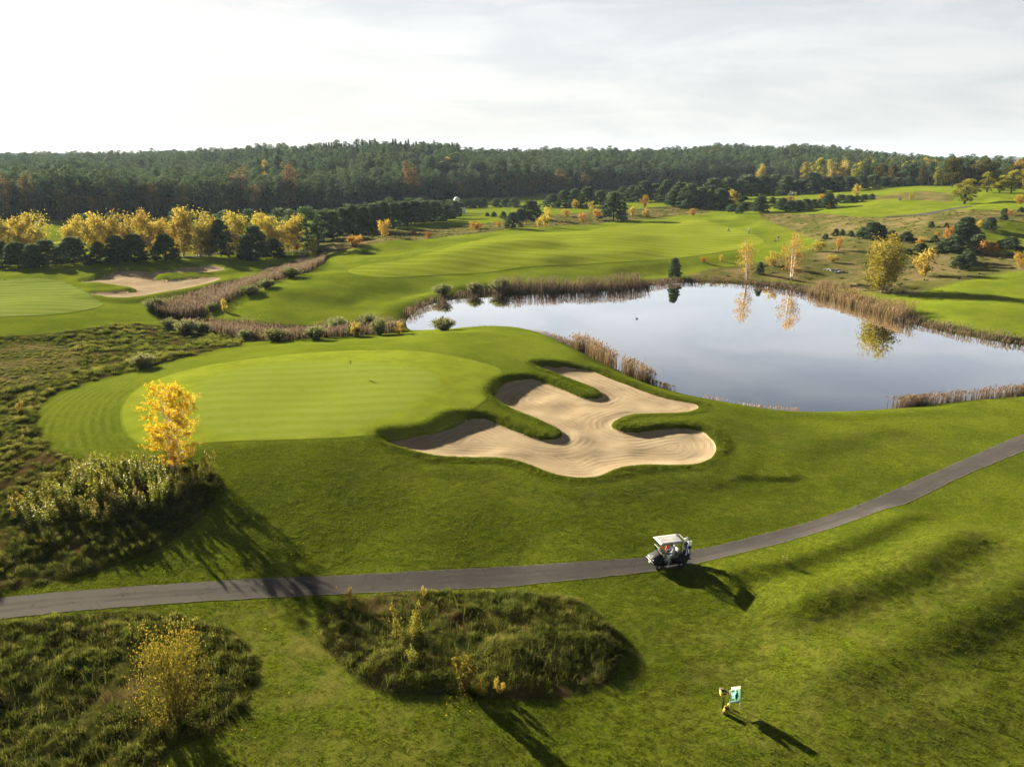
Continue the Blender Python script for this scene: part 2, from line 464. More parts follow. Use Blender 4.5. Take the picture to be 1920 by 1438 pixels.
APRON = trace([(226,795),(224,770),(236,745),(262,724),(310,704),(360,690),(420,680),(530,665),(640,656),(760,656),(850,667),(915,681),(945,692),(940,715),(915,748),(870,778),(800,803),(700,816),(600,823),(500,826),(400,829),(330,836),(270,838),(238,822)])
INNER = trace([(345,750),(365,722),(400,703),(450,690),(520,681),(600,676),(680,677),(750,683),(805,695),(828,712),(818,735),(775,762),(720,785),(650,808),(570,820),(480,823),(410,817),(368,796),(348,772)])
OUTER = trace([(72,790),(84,755),(140,727),(260,697),(400,660),(560,640),(740,625),(880,617),(1000,621),(1070,640),(1180,700),(1300,800),(1200,930),(800,960),(500,920),(420,900),(390,845),(330,850),(200,862),(120,850),(85,825)], 1)
GREEN_L = trace([(-260,528),(-60,526),(0,526),(60,523),(110,525),(145,536),(170,556),(205,571),(160,588),(80,597),(0,600),(-100,602),(-260,602)])
FAIR = trace([(645,508),(664,499),(740,489),(810,478),(870,458),(950,443),(1050,432),(1160,422),(1270,414),(1340,418),(1400,430),(1440,446),(1420,462),(1340,478),(1240,490),(1120,496),(1000,500),(900,511),(800,520),(720,523),(668,519)])
GREEN_F = trace([(648,508),(670,498),(730,490),(800,486),(870,486),(900,492),(890,505),(830,516),(740,522),(680,519)])
ROUGH = {
 'bl': (trace([(-300,1190),(0,1168),(120,1153),(250,1143),(360,1152),(430,1172),(468,1210),(484,1270),(470,1320),(420,1365),(310,1412),(270,1470),(-300,1600)]), .9),
 'oval': (trace([(588,1170),(612,1138),(660,1118),(760,1108),(900,1106),(1040,1112),(1110,1135),(1158,1185),(1170,1240),(1140,1288),(1080,1308),(980,1312),(860,1306),(740,1300),(685,1292),(645,1255),(605,1210)]), 1.0),
 'slope': (trace([(-300,1160),(0,1112),(120,1090),(230,1058),(330,1015),(400,950),(415,905),(395,870),(330,852),(200,866),(115,852),(80,825),(66,790),(78,752),(135,724),(255,694),(395,657),(470,646),(420,622),(330,606),(240,604),(120,622),(0,634),(-300,650)]), .85),
}
HEATH = {
 'left': trace([(-200,648),(0,643),(90,640),(160,650),(180,680),(150,705),(80,725),(0,735),(-200,750)]),
 'strip': trace([(596,482),(640,470),(700,459),(800,450),(880,440),(960,431),(1060,421),(1160,412),(1280,403),(1310,394),(1240,390),(1150,398),(1040,408),(930,420),(800,428),(700,432),(620,440),(585,455)]),
 'hill': trace([(1250,521),(1300,512),(1360,497),(1480,482),(1540,460),(1520,440),(1450,420),(1400,404),(1470,398),(1560,408),(1640,411),(1720,402),(1800,391),(1920,394),(2150,402),(2150,500),(1920,505),(1850,512),(1750,537),(1690,550),(1620,545),(1540,528),(1400,522)]),
 'upper': trace([(1615,374),(1680,362),(1740,357),(1790,362),(1795,378),(1740,380),(1660,378)]),
 'knoll': trace([(900,425),(1000,405),(1120,396),(1260,385),(1330,390),(1330,402),(1200,405),(1060,418),(960,428)]),
}
LAWN_R = trace([(1820,450),(1860,420),(1920,412),(2150,410),(2150,470),(1920,472),(1850,470)])
RIDGES = []
for pp, amp, wd, sk in (
    ([(1380,1165),(1470,1150),(1560,1130),(1640,1103),(1720,1066),(1780,1030),(1840,985)], .92, 1.9, 3.0),
    ([(1380,1310),(1500,1285),(1600,1250),(1700,1208),(1800,1160),(1920,1090),(2080,990)], .62, 2.0, 3.4),
    ([(1270,1112),(1400,1080),(1500,1056),(1590,1026),(1680,985),(1740,950)], .56, 1.25, 2.0),
    ([(1300,1400),(1500,1380),(1700,1340),(1920,1270)], .25, 2.2, 2.6),
    ([(1440,865),(1520,835),(1620,810),(1720,800)], .25, 2.0, 2.5),
    ([(1360,890),(1460,897),(1505,890)], .15, .5, 2.0),
    ([(640,458),(700,452),(760,455)], .55, 6.0, 9.0),
    ([(770,495),(850,478),(950,462),(1080,458)], .9, 7.0, 14.0),
    ([(880,505),(1000,492),(1100,480),(1260,470)], .5, 5.0, 9.0),
    ([(1080,510),(1180,498),(1300,490),(1420,470)], .5, 4.0, 8.0),
    ([(450,560),(520,548),(600,552),(680,560)], .5, 3.5, 6.0),
    ([(1360,415),(1450,408),(1540,412)], .8, 8.0, 10.0),
    ([(440,650),(600,636),(740,628),(900,628),(1000,632)], .30, 2.0, 3.0)):
    RIDGES.append((trace(pp, 2, closed=False), amp, wd, sk))
CHANNEL = trace([(606,480),(616,488),(580,508),(520,532),(440,557),(380,580),(420,592),(500,606),(600,608),(700,602),(755,602),(760,612),(700,625),(600,632),(500,634),(430,625),(360,612),(300,598),(276,580),(330,560),(420,535),(500,507),(560,488)])

SX, SY = sd.x, sd.y
def H(x, y, detail=True):
    x = np.asarray(x, float); y = np.asarray(y, float)
    h = H0(x, y)
    far = sm(y, 90, 140) * (1 - sm(y, 260, 380))
    h = h + far * fbm(x, y, 1 / 24., 3, 2) * 1.5 + fbm(x, y, 1 / 9., 5, 2) * (.07 + .09 * sm(y, 60, 100)) * (1 - sm(y, 200, 400))
    for pl, amp, wd, sk in RIDGES:
        d, cx_, cy_ = sdf(x, y, pl, reach=sk * 3.2, want_pt=True, closed=False)
        # steeper on the side that faces away from the sun; runs out gently at both ends
        side = (x - cx_) * SX + (y - cy_) * SY
        wloc = wd + (sk - wd) * sm(side, -.15 * wd, .5 * wd)
        e0 = np.hypot(cx_ - pl[0, 0], cy_ - pl[0, 1]); e1 = np.hypot(cx_ - pl[-1, 0], cy_ - pl[-1, 1])
        L_ = np.linalg.norm(np.diff(pl, axis=0), axis=1).sum() * .20
        g = amp * np.exp(-(d / wloc) ** 2) * sm(e0, 0, L_) * sm(e1, 0, L_)
        h = h + np.where(d < sk * 3.1, g, 0)
    # rough areas stand a little above the mown turf
    for nm, (pl, k) in ROUGH.items():
        s = sdf(x, y, pl, 4.0)
        up_ = .16 if nm == 'oval' else .14
        h = h + sm(-s, -.1, .9) * (up_ + (.24 * fbm(x, y, 1 / 1.2, 9, 2) + .26 * fbm(x, y, 1 / 2.8, 12, 2)) * k * (1 - .5 * sm(y, 60, 100)))
    # channel
    s = sdf(x, y, CHANNEL, 5.0)
    h = h - .9 * sm(-s, -1.0, 2.0)
    # near putting green: smooth plateau with a crisp shoulder, one shallow step round the apron
    # bunkers
    for poly, F, lift, wd, dep in ((SAND_NEAR, F_NEAR, LIFT_NEAR, .95, .22), (SAND_FAR, F_FAR, LIFT_FAR, 1.3, .15)):
        s = sdf(x, y, poly, 6.0)
        m = s < 5.5
        if m.any():
            xs, ys, ss, hs = x[m], y[m], s[m], h[m]
            fl = F[0] * xs + F[1] * ys + F[2]
            fl = fl + (.0 if dep > .2 else .05) * sm(lift(xs, ys), .70, 1.0) * np.exp(np.minimum(ss, 0) / 1.8)     # sand flashed up against the high faces
            top = np.maximum(hs, fl + (.52 if dep > .2 else 1.1) * lift(xs, ys))
            top = hs + (top - hs) * (1 - sm(ss, wd, 4.5))
            u = np.clip(ss / wd, 0, 1)
            prof = np.sqrt(1 - (1 - u) ** 2)
            out = fl + (top - fl) * prof
            ins = fl - dep * (1 - np.exp(ss / 1.2)) + (fbm(xs, ys, 1 / 4.5, 21, 2) * .32) * sm(-ss, .2, 1.6)
            h = h.copy(); h[m] = np.where(ss > 0, out, ins)
    s = sdf(x, y, POND, 14.0)
    m = s < 13
    if m.any():
        bank = WATER_Z + np.where(s < 0, .35 * s, .30 * s + .02)
        bank = np.maximum(bank, WATER_Z - 1.6)
        kk = sm(s, .0, 7.0)
        hb = bank * (1 - kk) + np.maximum(h, WATER_Z + .3) * kk
        h = np.where(m, hb, h)
    return h
# ------------------------------------------------------------------ ground mesh (rows grow with distance)
ys = [6.0]
while ys[-1] < 7000:
    y = ys[-1]
    if y < 25: st = .8
    elif y < 350: st = max(.13, y * y / 19200 * (1.0 if y < 48 else .8 if y < 95 else 1.1))
    else: st = max(7.0, y * .035)
    ys.append(y + st)
ROWS = np.array(ys)
COLS = np.concatenate([np.linspace(-1.38, -.82, 50)[:-1], np.linspace(-.82, .82, 1000), np.linspace(.82, 1.38, 50)[1:]])
GT, GY = np.meshgrid(COLS, ROWS)
GX = GT * GY
GZ = H(GX, GY)
def HG(x, y):
    """height of the finished ground mesh"""
    x = np.asarray(x, float); y = np.clip(np.asarray(y, float), ROWS[0], ROWS[-1] - 1e-3)
    t = np.clip(x / y, COLS[0], COLS[-1] - 1e-6)
    j = np.clip(np.searchsorted(ROWS, y, 'right') - 1, 0, len(ROWS) - 2)
    i = np.clip(np.searchsorted(COLS, t, 'right') - 1, 0, len(COLS) - 2)
    fb = (y - ROWS[j]) / (ROWS[j + 1] - ROWS[j]); fa = (t - COLS[i]) / (COLS[i + 1] - COLS[i])
    return (GZ[j, i] * (1 - fa) + GZ[j, i + 1] * fa) * (1 - fb) + (GZ[j + 1, i] * (1 - fa) + GZ[j + 1, i + 1] * fa) * fb

# ------------------------------------------------------------------ ground materials
def new_mat(name):
    m = bpy.data.materials.new(name); m.use_nodes = True
    return m, NT(m.node_tree)
def finish(w, bsdf):
    w.n('ShaderNodeOutputMaterial', {0: bsdf})

def turf(w, P, base, dark, pale, k=1.0):
    """three-tone grass colour from layered noise"""
    a = w.noise(P, .18, 4, .6)
    b = w.noise(P, 1.6, 4, .65)
    c = w.noise(P, 7.0, 4, .75)
    c2 = w.noise(w.mapping(P, (1.6, 3.2, 1), (0, 0, .3)), 1.5, 5, .75)
    col = w.mix(w.sstep(a, .38, .64), dark, base)
    col = w.mix(w.math('MULTIPLY', w.sstep(b, .46, .70), .55 * k), col, pale)
    col = w.mix(w.math('MULTIPLY', w.sstep(c2, .50, .36), .6 * k), col, tuple(v * .55 for v in dark))
    col = w.mix(w.math('MULTIPLY', w.sstep(c, .50, .36), .7 * k), col, tuple(v * .42 for v in dark))
    col = w.mix(w.math('MULTIPLY', w.sstep(c, .54, .68), .5 * k), col, tuple(v * 1.5 for v in base))
    return col

def ground_material():
    m, w = new_mat('grass_ground')
    P = w.n('ShaderNodeTexCoord').outputs['Object']
    yy = w.n('ShaderNodeSeparateXYZ', {0: P}).outputs[1]
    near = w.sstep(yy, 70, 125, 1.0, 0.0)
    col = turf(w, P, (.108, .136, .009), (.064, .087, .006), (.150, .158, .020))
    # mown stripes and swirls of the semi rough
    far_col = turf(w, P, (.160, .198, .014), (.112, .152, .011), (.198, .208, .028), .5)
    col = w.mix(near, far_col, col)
    col = w.mix(w.math('MULTIPLY', w.attr('mown'), .85), col, turf(w, P, (.162, .200, .017), (.122, .162, .013), (.190, .208, .028), .35))
    ring = w.attr('apron_d')
    rings = w.math('SINE', w.math('MULTIPLY', ring, 8.0))
    ringk = w.math('MULTIPLY', w.sstep(ring, .1, .6), w.attr('ringmask'))
    col = w.mix(w.math('MULTIPLY', ringk, w.math('MULTIPLY', w.sstep(w.noise(P, .5, 3), .3, .7), .75)), col, w.mix(w.sstep(rings, -.7, .7), (.085, .115, .010), (.150, .175, .026)))
    # worn, yellowish turf
    wn = w.noise(P, .55, 5, .7)
    worn = w.math('MULTIPLY', w.attr('worn'), w.sstep(wn, .38, .62))
    col = w.mix(worn, col, (.145, .135, .030))
    # heath: dry tan grass with green patches
    hn = w.noise(P, .16, 5, .65)
    hn2 = w.noise(P, 1.1, 4, .7)
    heath_c = w.mix(w.sstep(hn, .42, .65), (.085, .090, .022), (.190, .145, .065))
    heath_c = w.mix(w.math('MULTIPLY', w.sstep(hn2, .52, .68), .6), heath_c, (.060, .055, .016))
    hm = w.attr('heath')
    hmask = w.sstep(w.math('ADD', hm, w.math('MULTIPLY', w.math('SUBTRACT', hn2, .5), .9)), .35, .65)
    col = w.mix(hmask, col, heath_c)
    # long rough: olive and brown
    rn = w.noise(P, .9, 5, .7)
    rough_c = w.mix(w.sstep(rn, .38, .62), (.022, .030, .005), (.070, .070, .014))
    rough_c = w.mix(w.sstep(w.noise(P, .25, 3), .5, .62), rough_c, (.070, .050, .018))
    rm = w.attr('rough')
    rmask = w.sstep(w.math('ADD', rm, w.math('MULTIPLY', w.math('SUBTRACT', rn, .5), .4)), .4, .6)
    rmask = w.math('MULTIPLY', rmask, w.math('SUBTRACT', 1.0, w.math('MULTIPLY', hm, .85)))
    col = w.mix(rmask, col, rough_c)
    # banks of pond and channel
    col = w.mix(w.math('MULTIPLY', w.attr('bank'), w.sstep(hn2, .25, .55)), col, (.065, .050, .022))
    # forest floor, far woods
    col = w.mix(w.attr('forest'), col, (.018, .018, .010))
    # pale sandy rim where the path's and bunker's edge meet the turf
    b1 = w.noise(P, 2.6, 5, .75)
    b2 = w.noise(P, 8.0, 5, .8)
    hgt = w.math('ADD', w.math('MULTIPLY', b1, .50), w.math('MULTIPLY', b2, .45))
    bump = w.n('ShaderNodeBump', {'Strength': w.math('ADD', .30, w.math('MULTIPLY', near, .55)), 'Distance': .22, 'Height': hgt})
    d = w.n('ShaderNodeBsdfDiffuse', {'Color': col, 'Roughness': .3, 'Normal': bump.outputs[0]})
    finish(w, d.outputs[0])
    return m

def green_material(name, ca, cb, apron_c, period, rot, contrast=1.0):
    m, w = new_mat(name)
    P = w.n('ShaderNodeTexCoord').outputs['Object']
    q = w.mapping(P, rot=(0, 0, rot))
    s = w.n('ShaderNodeSeparateXYZ', {0: q}).outputs[1]
    wob = w.math('MULTIPLY', w.math('SUBTRACT', w.noise(P, .09, 3), .5), period * .9)
    s = w.math('ADD', s, wob)
    st = w.sstep(w.math('SINE', w.math('MULTIPLY', s, 2 * math.pi / period)), -.55, .55)
    amt = w.sstep(w.noise(P, .12, 2), .3, .6, .55, 1.0)
    st = w.math('MULTIPLY', st, w.math('MULTIPLY', amt, contrast))
    inner = w.mix(st, ca, cb)
    n1 = w.noise(P, .8, 4, .65)
    inner = w.mix(w.math('MULTIPLY', w.sstep(n1, .5, .75), .35), inner, tuple(v * .72 for v in ca))
    n2 = w.noise(P, .35, 5, .7)
    ap = w.mix(w.sstep(n2, .35, .65), apron_c, tuple(v * 1.30 for v in apron_c))
    k = w.sstep(w.attr('inner_d'), -.8, .5)
    col = w.mix(k, inner, ap)
    edge = w.sstep(w.attr('edge_d'), -.30, -.05)
    col = w.mix(w.math('MULTIPLY', edge, .35), col, (.030, .050, .004))
    fine = w.noise(P, 30.0, 3, .7)
    col = w.mix(w.math('MULTIPLY', w.sstep(fine, .5, .75), .25), col, tuple(v * .6 for v in ca))
    bump = w.n('ShaderNodeBump', {'Strength': .18, 'Distance': .04, 'Height': w.noise(P, 14.0, 3, .7)})
    d = w.n('ShaderNodeBsdfDiffuse', {'Color': col, 'Roughness': .3, 'Normal': bump.outputs[0]})
    finish(w, d.outputs[0])
    return m

def sand_material():
    m, w = new_mat('raked_sand')
    P = w.n('ShaderNodeTexCoord').outputs['Object']
    wob = w.noise(P, .12, 3, .5)
    d_ = w.attr('edge_d')
    # rake lines follow the rim, loosened by slow noise
    ph = w.math('ADD', w.math('MULTIPLY', d_, 10.5), w.math('ADD', w.math('MULTIPLY', wob, 30.0), w.math('MULTIPLY', w.noise(P, 1.6, 4, .7), 4.0)))
    rk = w.math('SINE', ph)
    rk2 = w.math('SINE', w.math('MULTIPLY', ph, 3.1))
    gate = w.sstep(w.noise(P, .35, 3, .6), .35, .6)
    r = w.math('MULTIPLY', w.math('ADD', w.math('MULTIPLY', rk, .7), w.math('MULTIPLY', rk2, .35)), gate)
    n = w.noise(P, .5, 5, .6)
    col = w.mix(w.sstep(n, .3, .7), (.33, .25, .152), (.40, .315, .20))
    col = w.mix(w.math('MULTIPLY', w.sstep(r, .1, -.7), .32), col, (.185, .130, .072))
    col = w.mix(w.math('MULTIPLY', w.sstep(w.noise(P, 22.0, 3, .7), .55, .75), .3), col, (.22, .16, .09))
    hgt = w.math('ADD', r, w.math('MULTIPLY', w.noise(P, 18.0, 4, .7), .8))
    bump = w.n('ShaderNodeBump', {'Strength': .35, 'Distance': .03, 'Height': hgt})
    d = w.n('ShaderNodeBsdfDiffuse', {'Color': col, 'Roughness': .3, 'Normal': bump.outputs[0]})
    finish(w, d.outputs[0])
    return m

def asphalt_material():
    m, w = new_mat('worn_asphalt')
    P = w.n('ShaderNodeTexCoord').outputs['Object']
    a = w.noise(P, .35, 5, .6)
    b = w.noise(P, 24.0, 3, .7)
    px = w.n('ShaderNodeSeparateXYZ', {0: P}).outputs[0]
    left = w.sstep(px, -8, -22)
    col = w.mix(w.sstep(a, .35, .65), (.064, .058, .054), (.084, .076, .070))
    col = w.mix(w.math('MULTIPLY', left, .75), col, (.145, .131, .113))
    col = w.mix(w.math('MULTIPLY', w.sstep(b, .52, .72), .45), col, (.155, .145, .130))
    col = w.mix(w.math('MULTIPLY', w.sstep(w.noise(P, 1.3, 5, .7), .60, .74), .35), col, (.16, .145, .12))
    dd = w.attr('edge_d')
    trk = w.math('ABSOLUTE', w.math('ADD', dd, .78))
    col = w.mix(w.math('MULTIPLY', w.sstep(trk, .22, .05), w.math('MULTIPLY', w.sstep(a, .35, .6), .35)), col, (.040, .037, .035))
    st = w.noise(P, .8, 6, .75)
    col = w.mix(w.math('MULTIPLY', w.sstep(st, .60, .66), .5), col, (.036, .033, .030))
    col = w.mix(w.math('MULTIPLY', w.sstep(w.noise(P, 5.0, 4, .8), .66, .74), .6), col, (.17, .15, .10))
    # crack lines
    v = w.n('ShaderNodeTexVoronoi', {'Vector': w.mapping(P, (.11, .3, 1), (0, 0, .4)), 'Scale': 1.0}, feature='DISTANCE_TO_EDGE').outputs[0]
    col = w.mix(w.math('MULTIPLY', w.sstep(v, .004, .001), .45), col, (.03, .028, .025))
    rim = w.math('ADD', w.attr('edge_d'), w.math('MULTIPLY', w.math('SUBTRACT', w.noise(P, 3.0, 4, .7), .5), .5))
    col = w.mix(w.math('MULTIPLY', w.sstep(rim, -.14, -.02), .6), col, (.15, .14, .095))
    bump = w.n('ShaderNodeBump', {'Strength': .5, 'Distance': .015, 'Height': b})
    d = w.n('ShaderNodeBsdfDiffuse', {'Color': col, 'Roughness': .3, 'Normal': bump.outputs[0]})
    finish(w, d.outputs[0])
    return m

def water_material():
    m, w = new_mat('pond_water')
    P = w.n('ShaderNodeTexCoord').outputs['Object']
    a = w.noise(w.mapping(P, (1.0, 1.6, 1)), .9, 4, .6)
    k = w.sstep(w.noise(P, .05, 3), .42, .65, .05, 1.0)
    bump = w.n('ShaderNodeBump', {'Strength': w.math('MULTIPLY', k, .045), 'Distance': .06, 'Height': a})
    fr = w.n('ShaderNodeFresnel', {'IOR': 1.37, 'Normal': bump.outputs[0]}).outputs[0]
    deep = w.n('ShaderNodeBsdfDiffuse', {0: (.012, .014, .018, 1)}).outputs[0]
    gl = w.n('ShaderNodeBsdfGlossy', {'Color': (.97, .98, 1.0, 1), 'Roughness': .012, 'Normal': bump.outputs[0]}).outputs[0]
    mx = w.n('ShaderNodeMixShader', {0: fr, 1: deep, 2: gl}).outputs[0]
    finish(w, mx)
    return m

M_GROUND = ground_material()
M_GREEN = green_material('putting_turf', (.190, .240, .028), (.230, .270, .048), (.170, .205, .018), 2.1, R(-7), .65)
M_GREEN2 = green_material('far_putting_turf', (.150, .200, .030), (.200, .235, .060), (.150, .190, .030), 3.4, R(-12), .8)
M_FAIR = green_material('fairway_turf', (.165, .205, .015), (.225, .255, .032), (.18, .205, .018), 5.0, R(14), .65)
M_SAND = sand_material()
M_PATH = asphalt_material()
M_WATER = water_material()

def grid_faces(n0, n1):
    j, i = np.meshgrid(np.arange(n0 - 1), np.arange(n1 - 1), indexing='ij')
    a = (j * n1 + i).ravel()
    return np.stack([a, a + 1, a + n1 + 1, a + n1], 1)

# masks painted into vertex attributes
rough = np.zeros_like(GX)
for nm, (pl, k) in ROUGH.items():
    rough = np.maximum(rough, sm(-sdf(GX, GY, pl, 6.0), -.8, .8))
heath = np.zeros_like(GX)
for nm, pl in HEATH.items():
    sc_ = 2.0 if nm == 'left' else 4.0
    heath = np.maximum(heath, sm(-sdf(GX, GY, pl, 14.0), -sc_, sc_) * (.75 if nm == 'left' else 1.0))
heath *= 1 - sm(-sdf(GX, GY, LAWN_R, 10.0), -2, 1)
sp_ = sdf(GX, GY, POND, 6.0)
bank = 1 - sm(sp_, .2, 2.2)
sc2 = sdf(GX, GY, CHANNEL, 5.0)
bank = np.maximum(bank, .9 * sm(-sc2, -.8, .6))
# edge of the wood as distance for every tangent
_ex, _ey = hit([-600, -150, 0, 200, 330, 480, 600, 700, 860, 1000, 1100, 1200, 1300, 1400, 1520, 1640, 1760, 1880, 2050, 2400],
               [414, 414, 413, 412, 405, 399, 395, 388, 372, 366, 358, 351, 347, 345, 346, 349, 349, 353, 352, 350])
_et = _ex / _ey
EDGE_T, EDGE_Y = _et, _ey
def wood_edge(t): return np.interp(t, EDGE_T, EDGE_Y)
forest = sm(GY - wood_edge(GT), -8, 4)
apd = np.clip(sdf(GX, GY, APRON, 14.0), 0, 14)
ringmask = (1 - sm(sdf(GX, GY, OUTER, 5.0), -.4, .3)) * (1 - sm(apd, 9, 13)) * sm(-GT, .36, .50)
worn = np.zeros_like(GX)
mown = sm(-sdf(GX, GY, trace([(75,785),(84,755),(140,727),(260,697),(400,660),(560,640),(740,625),(880,617),(1000,621),(1070,640),(1110,668),(1000,684),(945,722),(870,785),(700,822),(400,834),(330,850),(200,862),(120,850)]), 6.0), -1.2, 1.2)
for pp, wd, k in (([(490,1160),(540,1190),(580,1230),(600,1290)], 1.2, .9), ([(560,1350),(640,1400),(760,1420)], 3.0, .5), ([(1300,1240),(1500,1230),(1700,1150),(1900,1030)], 2.5, .45), ([(430,1150),(470,1190),(480,1250)], .8, .6),
                  ([(1400,1340),(1600,1330),(1800,1290)], 3.0, .4), ([(560,1230),(575,1280)], .5, .9), ([(1330,800),(1350,850),(1320,880)], .6, .7), ([(1180,800),(1700,830)], 3.0, .25), ([(700,875),(1000,930),(1300,900)], 2.0, .25)):
    d_ = sdf(GX, GY, trace(pp, 2, False), wd * 3, closed=False)
    worn = np.maximum(worn, k * (1 - sm(d_, 0, wd * 2.2)))

ground = mesh_obj('ground', np.stack([GX, GY, GZ], -1).reshape(-1, 3), grid_faces(*GX.shape), M_GROUND, smooth=True,
                  attrs={'rough': rough.ravel(), 'heath': heath.ravel(), 'bank': bank.ravel(), 'forest': forest.ravel(),
                         'apron_d': apd.ravel(), 'ringmask': ringmask.ravel(), 'worn': worn.ravel(), 'mown': mown.ravel()})
ground['kind'] = 'structure'

def sheet(name, poly, mat, lift=.02, wob=0.0, inner=None, pad=1.5):
    """a surface lying on the ground inside an outline; its rim follows the outline exactly"""
    if wob:
        seg = np.linalg.norm(np.roll(poly, -1, 0) - poly, axis=1)
        n = np.maximum(1, (seg / .35).astype(int))
        pts = np.concatenate([poly[i] + (np.roll(poly, -1, 0)[i] - poly[i]) * (np.arange(n[i]) / n[i])[:, None] for i in range(len(poly))])
        poly_d = pts + np.stack([fbm(pts[:, 0], pts[:, 1], 1.2, 31, 3), fbm(pts[:, 0], pts[:, 1], 1.2, 47, 3)], 1) * wob
    else: poly_d = poly
    lo, hi = poly.min(0) - pad, poly.max(0) + pad
    jr = np.where((ROWS > lo[1]) & (ROWS < hi[1]))[0]
    tt = np.concatenate([[lo[0] / max(lo[1], 6), lo[0] / hi[1], hi[0] / max(lo[1], 6), hi[0] / hi[1]]])
    ic = np.where((COLS > tt.min() - .01) & (COLS < tt.max() + .01))[0]
    sub = np.ix_(range(jr[0], jr[-1] + 1), range(ic[0], ic[-1] + 1))
    X, Y, Z = GX[sub].copy(), GY[sub].copy(), GZ[sub].copy()
    S, cx_, cy_ = sdf(X, Y, poly_d, 8.0, want_pt=True)
    F = grid_faces(*X.shape)
    s = S.ravel()
    F = F[(s[F] < 0).any(1)]
    used = np.unique(F)
    X, Y, Z = X.ravel(), Y.ravel(), Z.ravel()
    o = used[s[used] >= 0]
    X[o], Y[o] = cx_.ravel()[o], cy_.ravel()[o]
    Z[o] = HG(X[o], Y[o])
    mp = np.full(len(X), -1); mp[used] = np.arange(len(used))
    ed = np.minimum(s[used], 0)
    at = {'edge_d': ed}
    at['inner_d'] = sdf(X[used], Y[used], inner, 4.0) if inner is not None else np.full(len(used), -3.0)
    ob = mesh_obj(name, np.stack([X, Y, Z + lift], 1)[used], mp[F], mat, smooth=True, attrs=at)
    ob['kind'] = 'structure'
    return ob

sheet('path', PATH, M_PATH, .025, .10)
sheet('path', TRACK, M_PATH, .06, .2)
sheet('path', ROWPATH, M_PATH, .05, .2)
sheet('putting_green', APRON, M_GREEN, .02, .05, INNER)
sheet('putting_green', GREEN_L, M_GREEN2, .05, .1)
sheet('fairway', FAIR, M_FAIR, .05, .1)
sheet('sand_bunker', SAND_NEAR, M_SAND, .015, .10)
sheet('sand_bunker', SAND_FAR, M_SAND, .03, .12)

pb = chaikin(POND, 1)
ctr = pb.mean(0)
S_ = pb + (pb - ctr) / np.linalg.norm(pb - ctr, axis=1, keepdims=True) * 2.5
import bmesh
bm = bmesh.new()
vs = [bm.verts.new((a, b, WATER_Z)) for a, b in S_]
f = bm.faces.new(vs)
if f.normal.z < 0: f.normal_flip()
bmesh.ops.triangulate(bm, faces=[f])
me = bpy.data.meshes.new('pond_water'); bm.to_mesh(me); bm.free()
me.materials.append(M_WATER)
pond = bpy.data.objects.new('pond_water', me); COL.objects.link(pond)
pond['kind'] = 'structure'
# ------------------------------------------------------------------ plant materials
def foliage(name, stops, trans=.4, var=.35, hue=.03):
    m, w = new_mat(name)
    t = w.attr('tint')
    rnd = w.n('ShaderNodeObjectInfo').outputs['Random']
    cr = w.n('ShaderNodeValToRGB', {0: t})
    el = cr.color_ramp.elements
    while len(el) < len(stops): el.new(.5)
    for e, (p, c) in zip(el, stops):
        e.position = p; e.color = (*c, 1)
    hs = w.n('ShaderNodeHueSaturation', {'Hue': w.math('ADD', .5 - hue / 2, w.math('MULTIPLY', rnd, hue)),
             'Saturation': 1.0, 'Value': w.math('ADD', 1 - var / 2, w.math('MULTIPLY', w.math('FRACT', w.math('MULTIPLY', rnd, 7.31)), var)), 'Color': cr.outputs[0]})
    c = hs.outputs[0]
    d = w.n('ShaderNodeBsdfDiffuse', {0: c}).outputs[0]
    tr = w.n('ShaderNodeBsdfTranslucent', {0: c}).outputs[0]
    mx = w.n('ShaderNodeMixShader', {0: trans, 1: d, 2: tr}).outputs[0]
    finish(w, mx)
    return m
def plain(name, col, rough=.7, spec=.3, metal=0.0, noise=None):
    m, w = new_mat(name)
    c = (*col, 1)
    if noise:
        P = w.n('ShaderNodeTexCoord').outputs['Object']
        c = w.mix(w.sstep(w.noise(P, noise, 4, .6), .35, .65), tuple(v * .72 for v in col), tuple(min(1, v * 1.18) for v in col))
    d = w.n('ShaderNodeBsdfPrincipled', {'Base Color': c, 'Roughness': rough, 'Metallic': metal})
    d.inputs['Specular IOR Level'].default_value = spec
    finish(w, d.outputs[0])
    return m

F_PINE = foliage('pine_needles', [(0, (.026, .044, .028)), (.5, (.075, .115, .058)), (1, (.16, .205, .095))], .25, .5, .03)
F_YPINE = foliage('young_pine_needles', [(0, (.024, .042, .026)), (.5, (.072, .108, .054)), (1, (.165, .205, .095))], .25, .4, .03)
F_BIRCH = foliage('golden_birch_leaves', [(0, (.16, .115, .03)), (.45, (.35, .26, .04)), (.8, (.45, .37, .055)), (1, (.34, .33, .06))], .45, .35, .02)
F_SPARSE = foliage('thin_birch_leaves', [(0, (.22, .13, .04)), (.6, (.40, .25, .05)), (1, (.46, .33, .07))], .5, .2, .02)
F_SHADED = foliage('shaded_birch_leaves', [(0, (.09, .065, .035)), (.6, (.20, .14, .055)), (1, (.32, .23, .07))], .25, .3, .03)  # brownish birch leaves, with the forest edge's shade put into the colour
F_ORANGE = foliage('orange_leaves', [(0, (.20, .10, .02)), (.5, (.34, .19, .03)), (1, (.40, .27, .05))], .4, .4, .04)
F_POND = foliage('pond_tree_leaves', [(0, (.11, .095, .015)), (.5, (.25, .20, .025)), (1, (.36, .29, .035))], .45, .1, .0)
F_OAK = foliage('turning_oak_leaves', [(0, (.035, .038, .012)), (.55, (.085, .080, .018)), (1, (.16, .12, .03))], .3, .5, .07)
F_OLIVE = foliage('yellow_green_leaves', [(0, (.09, .09, .015)), (.5, (.20, .18, .026)), (1, (.34, .28, .036))], .42, .35, .05)
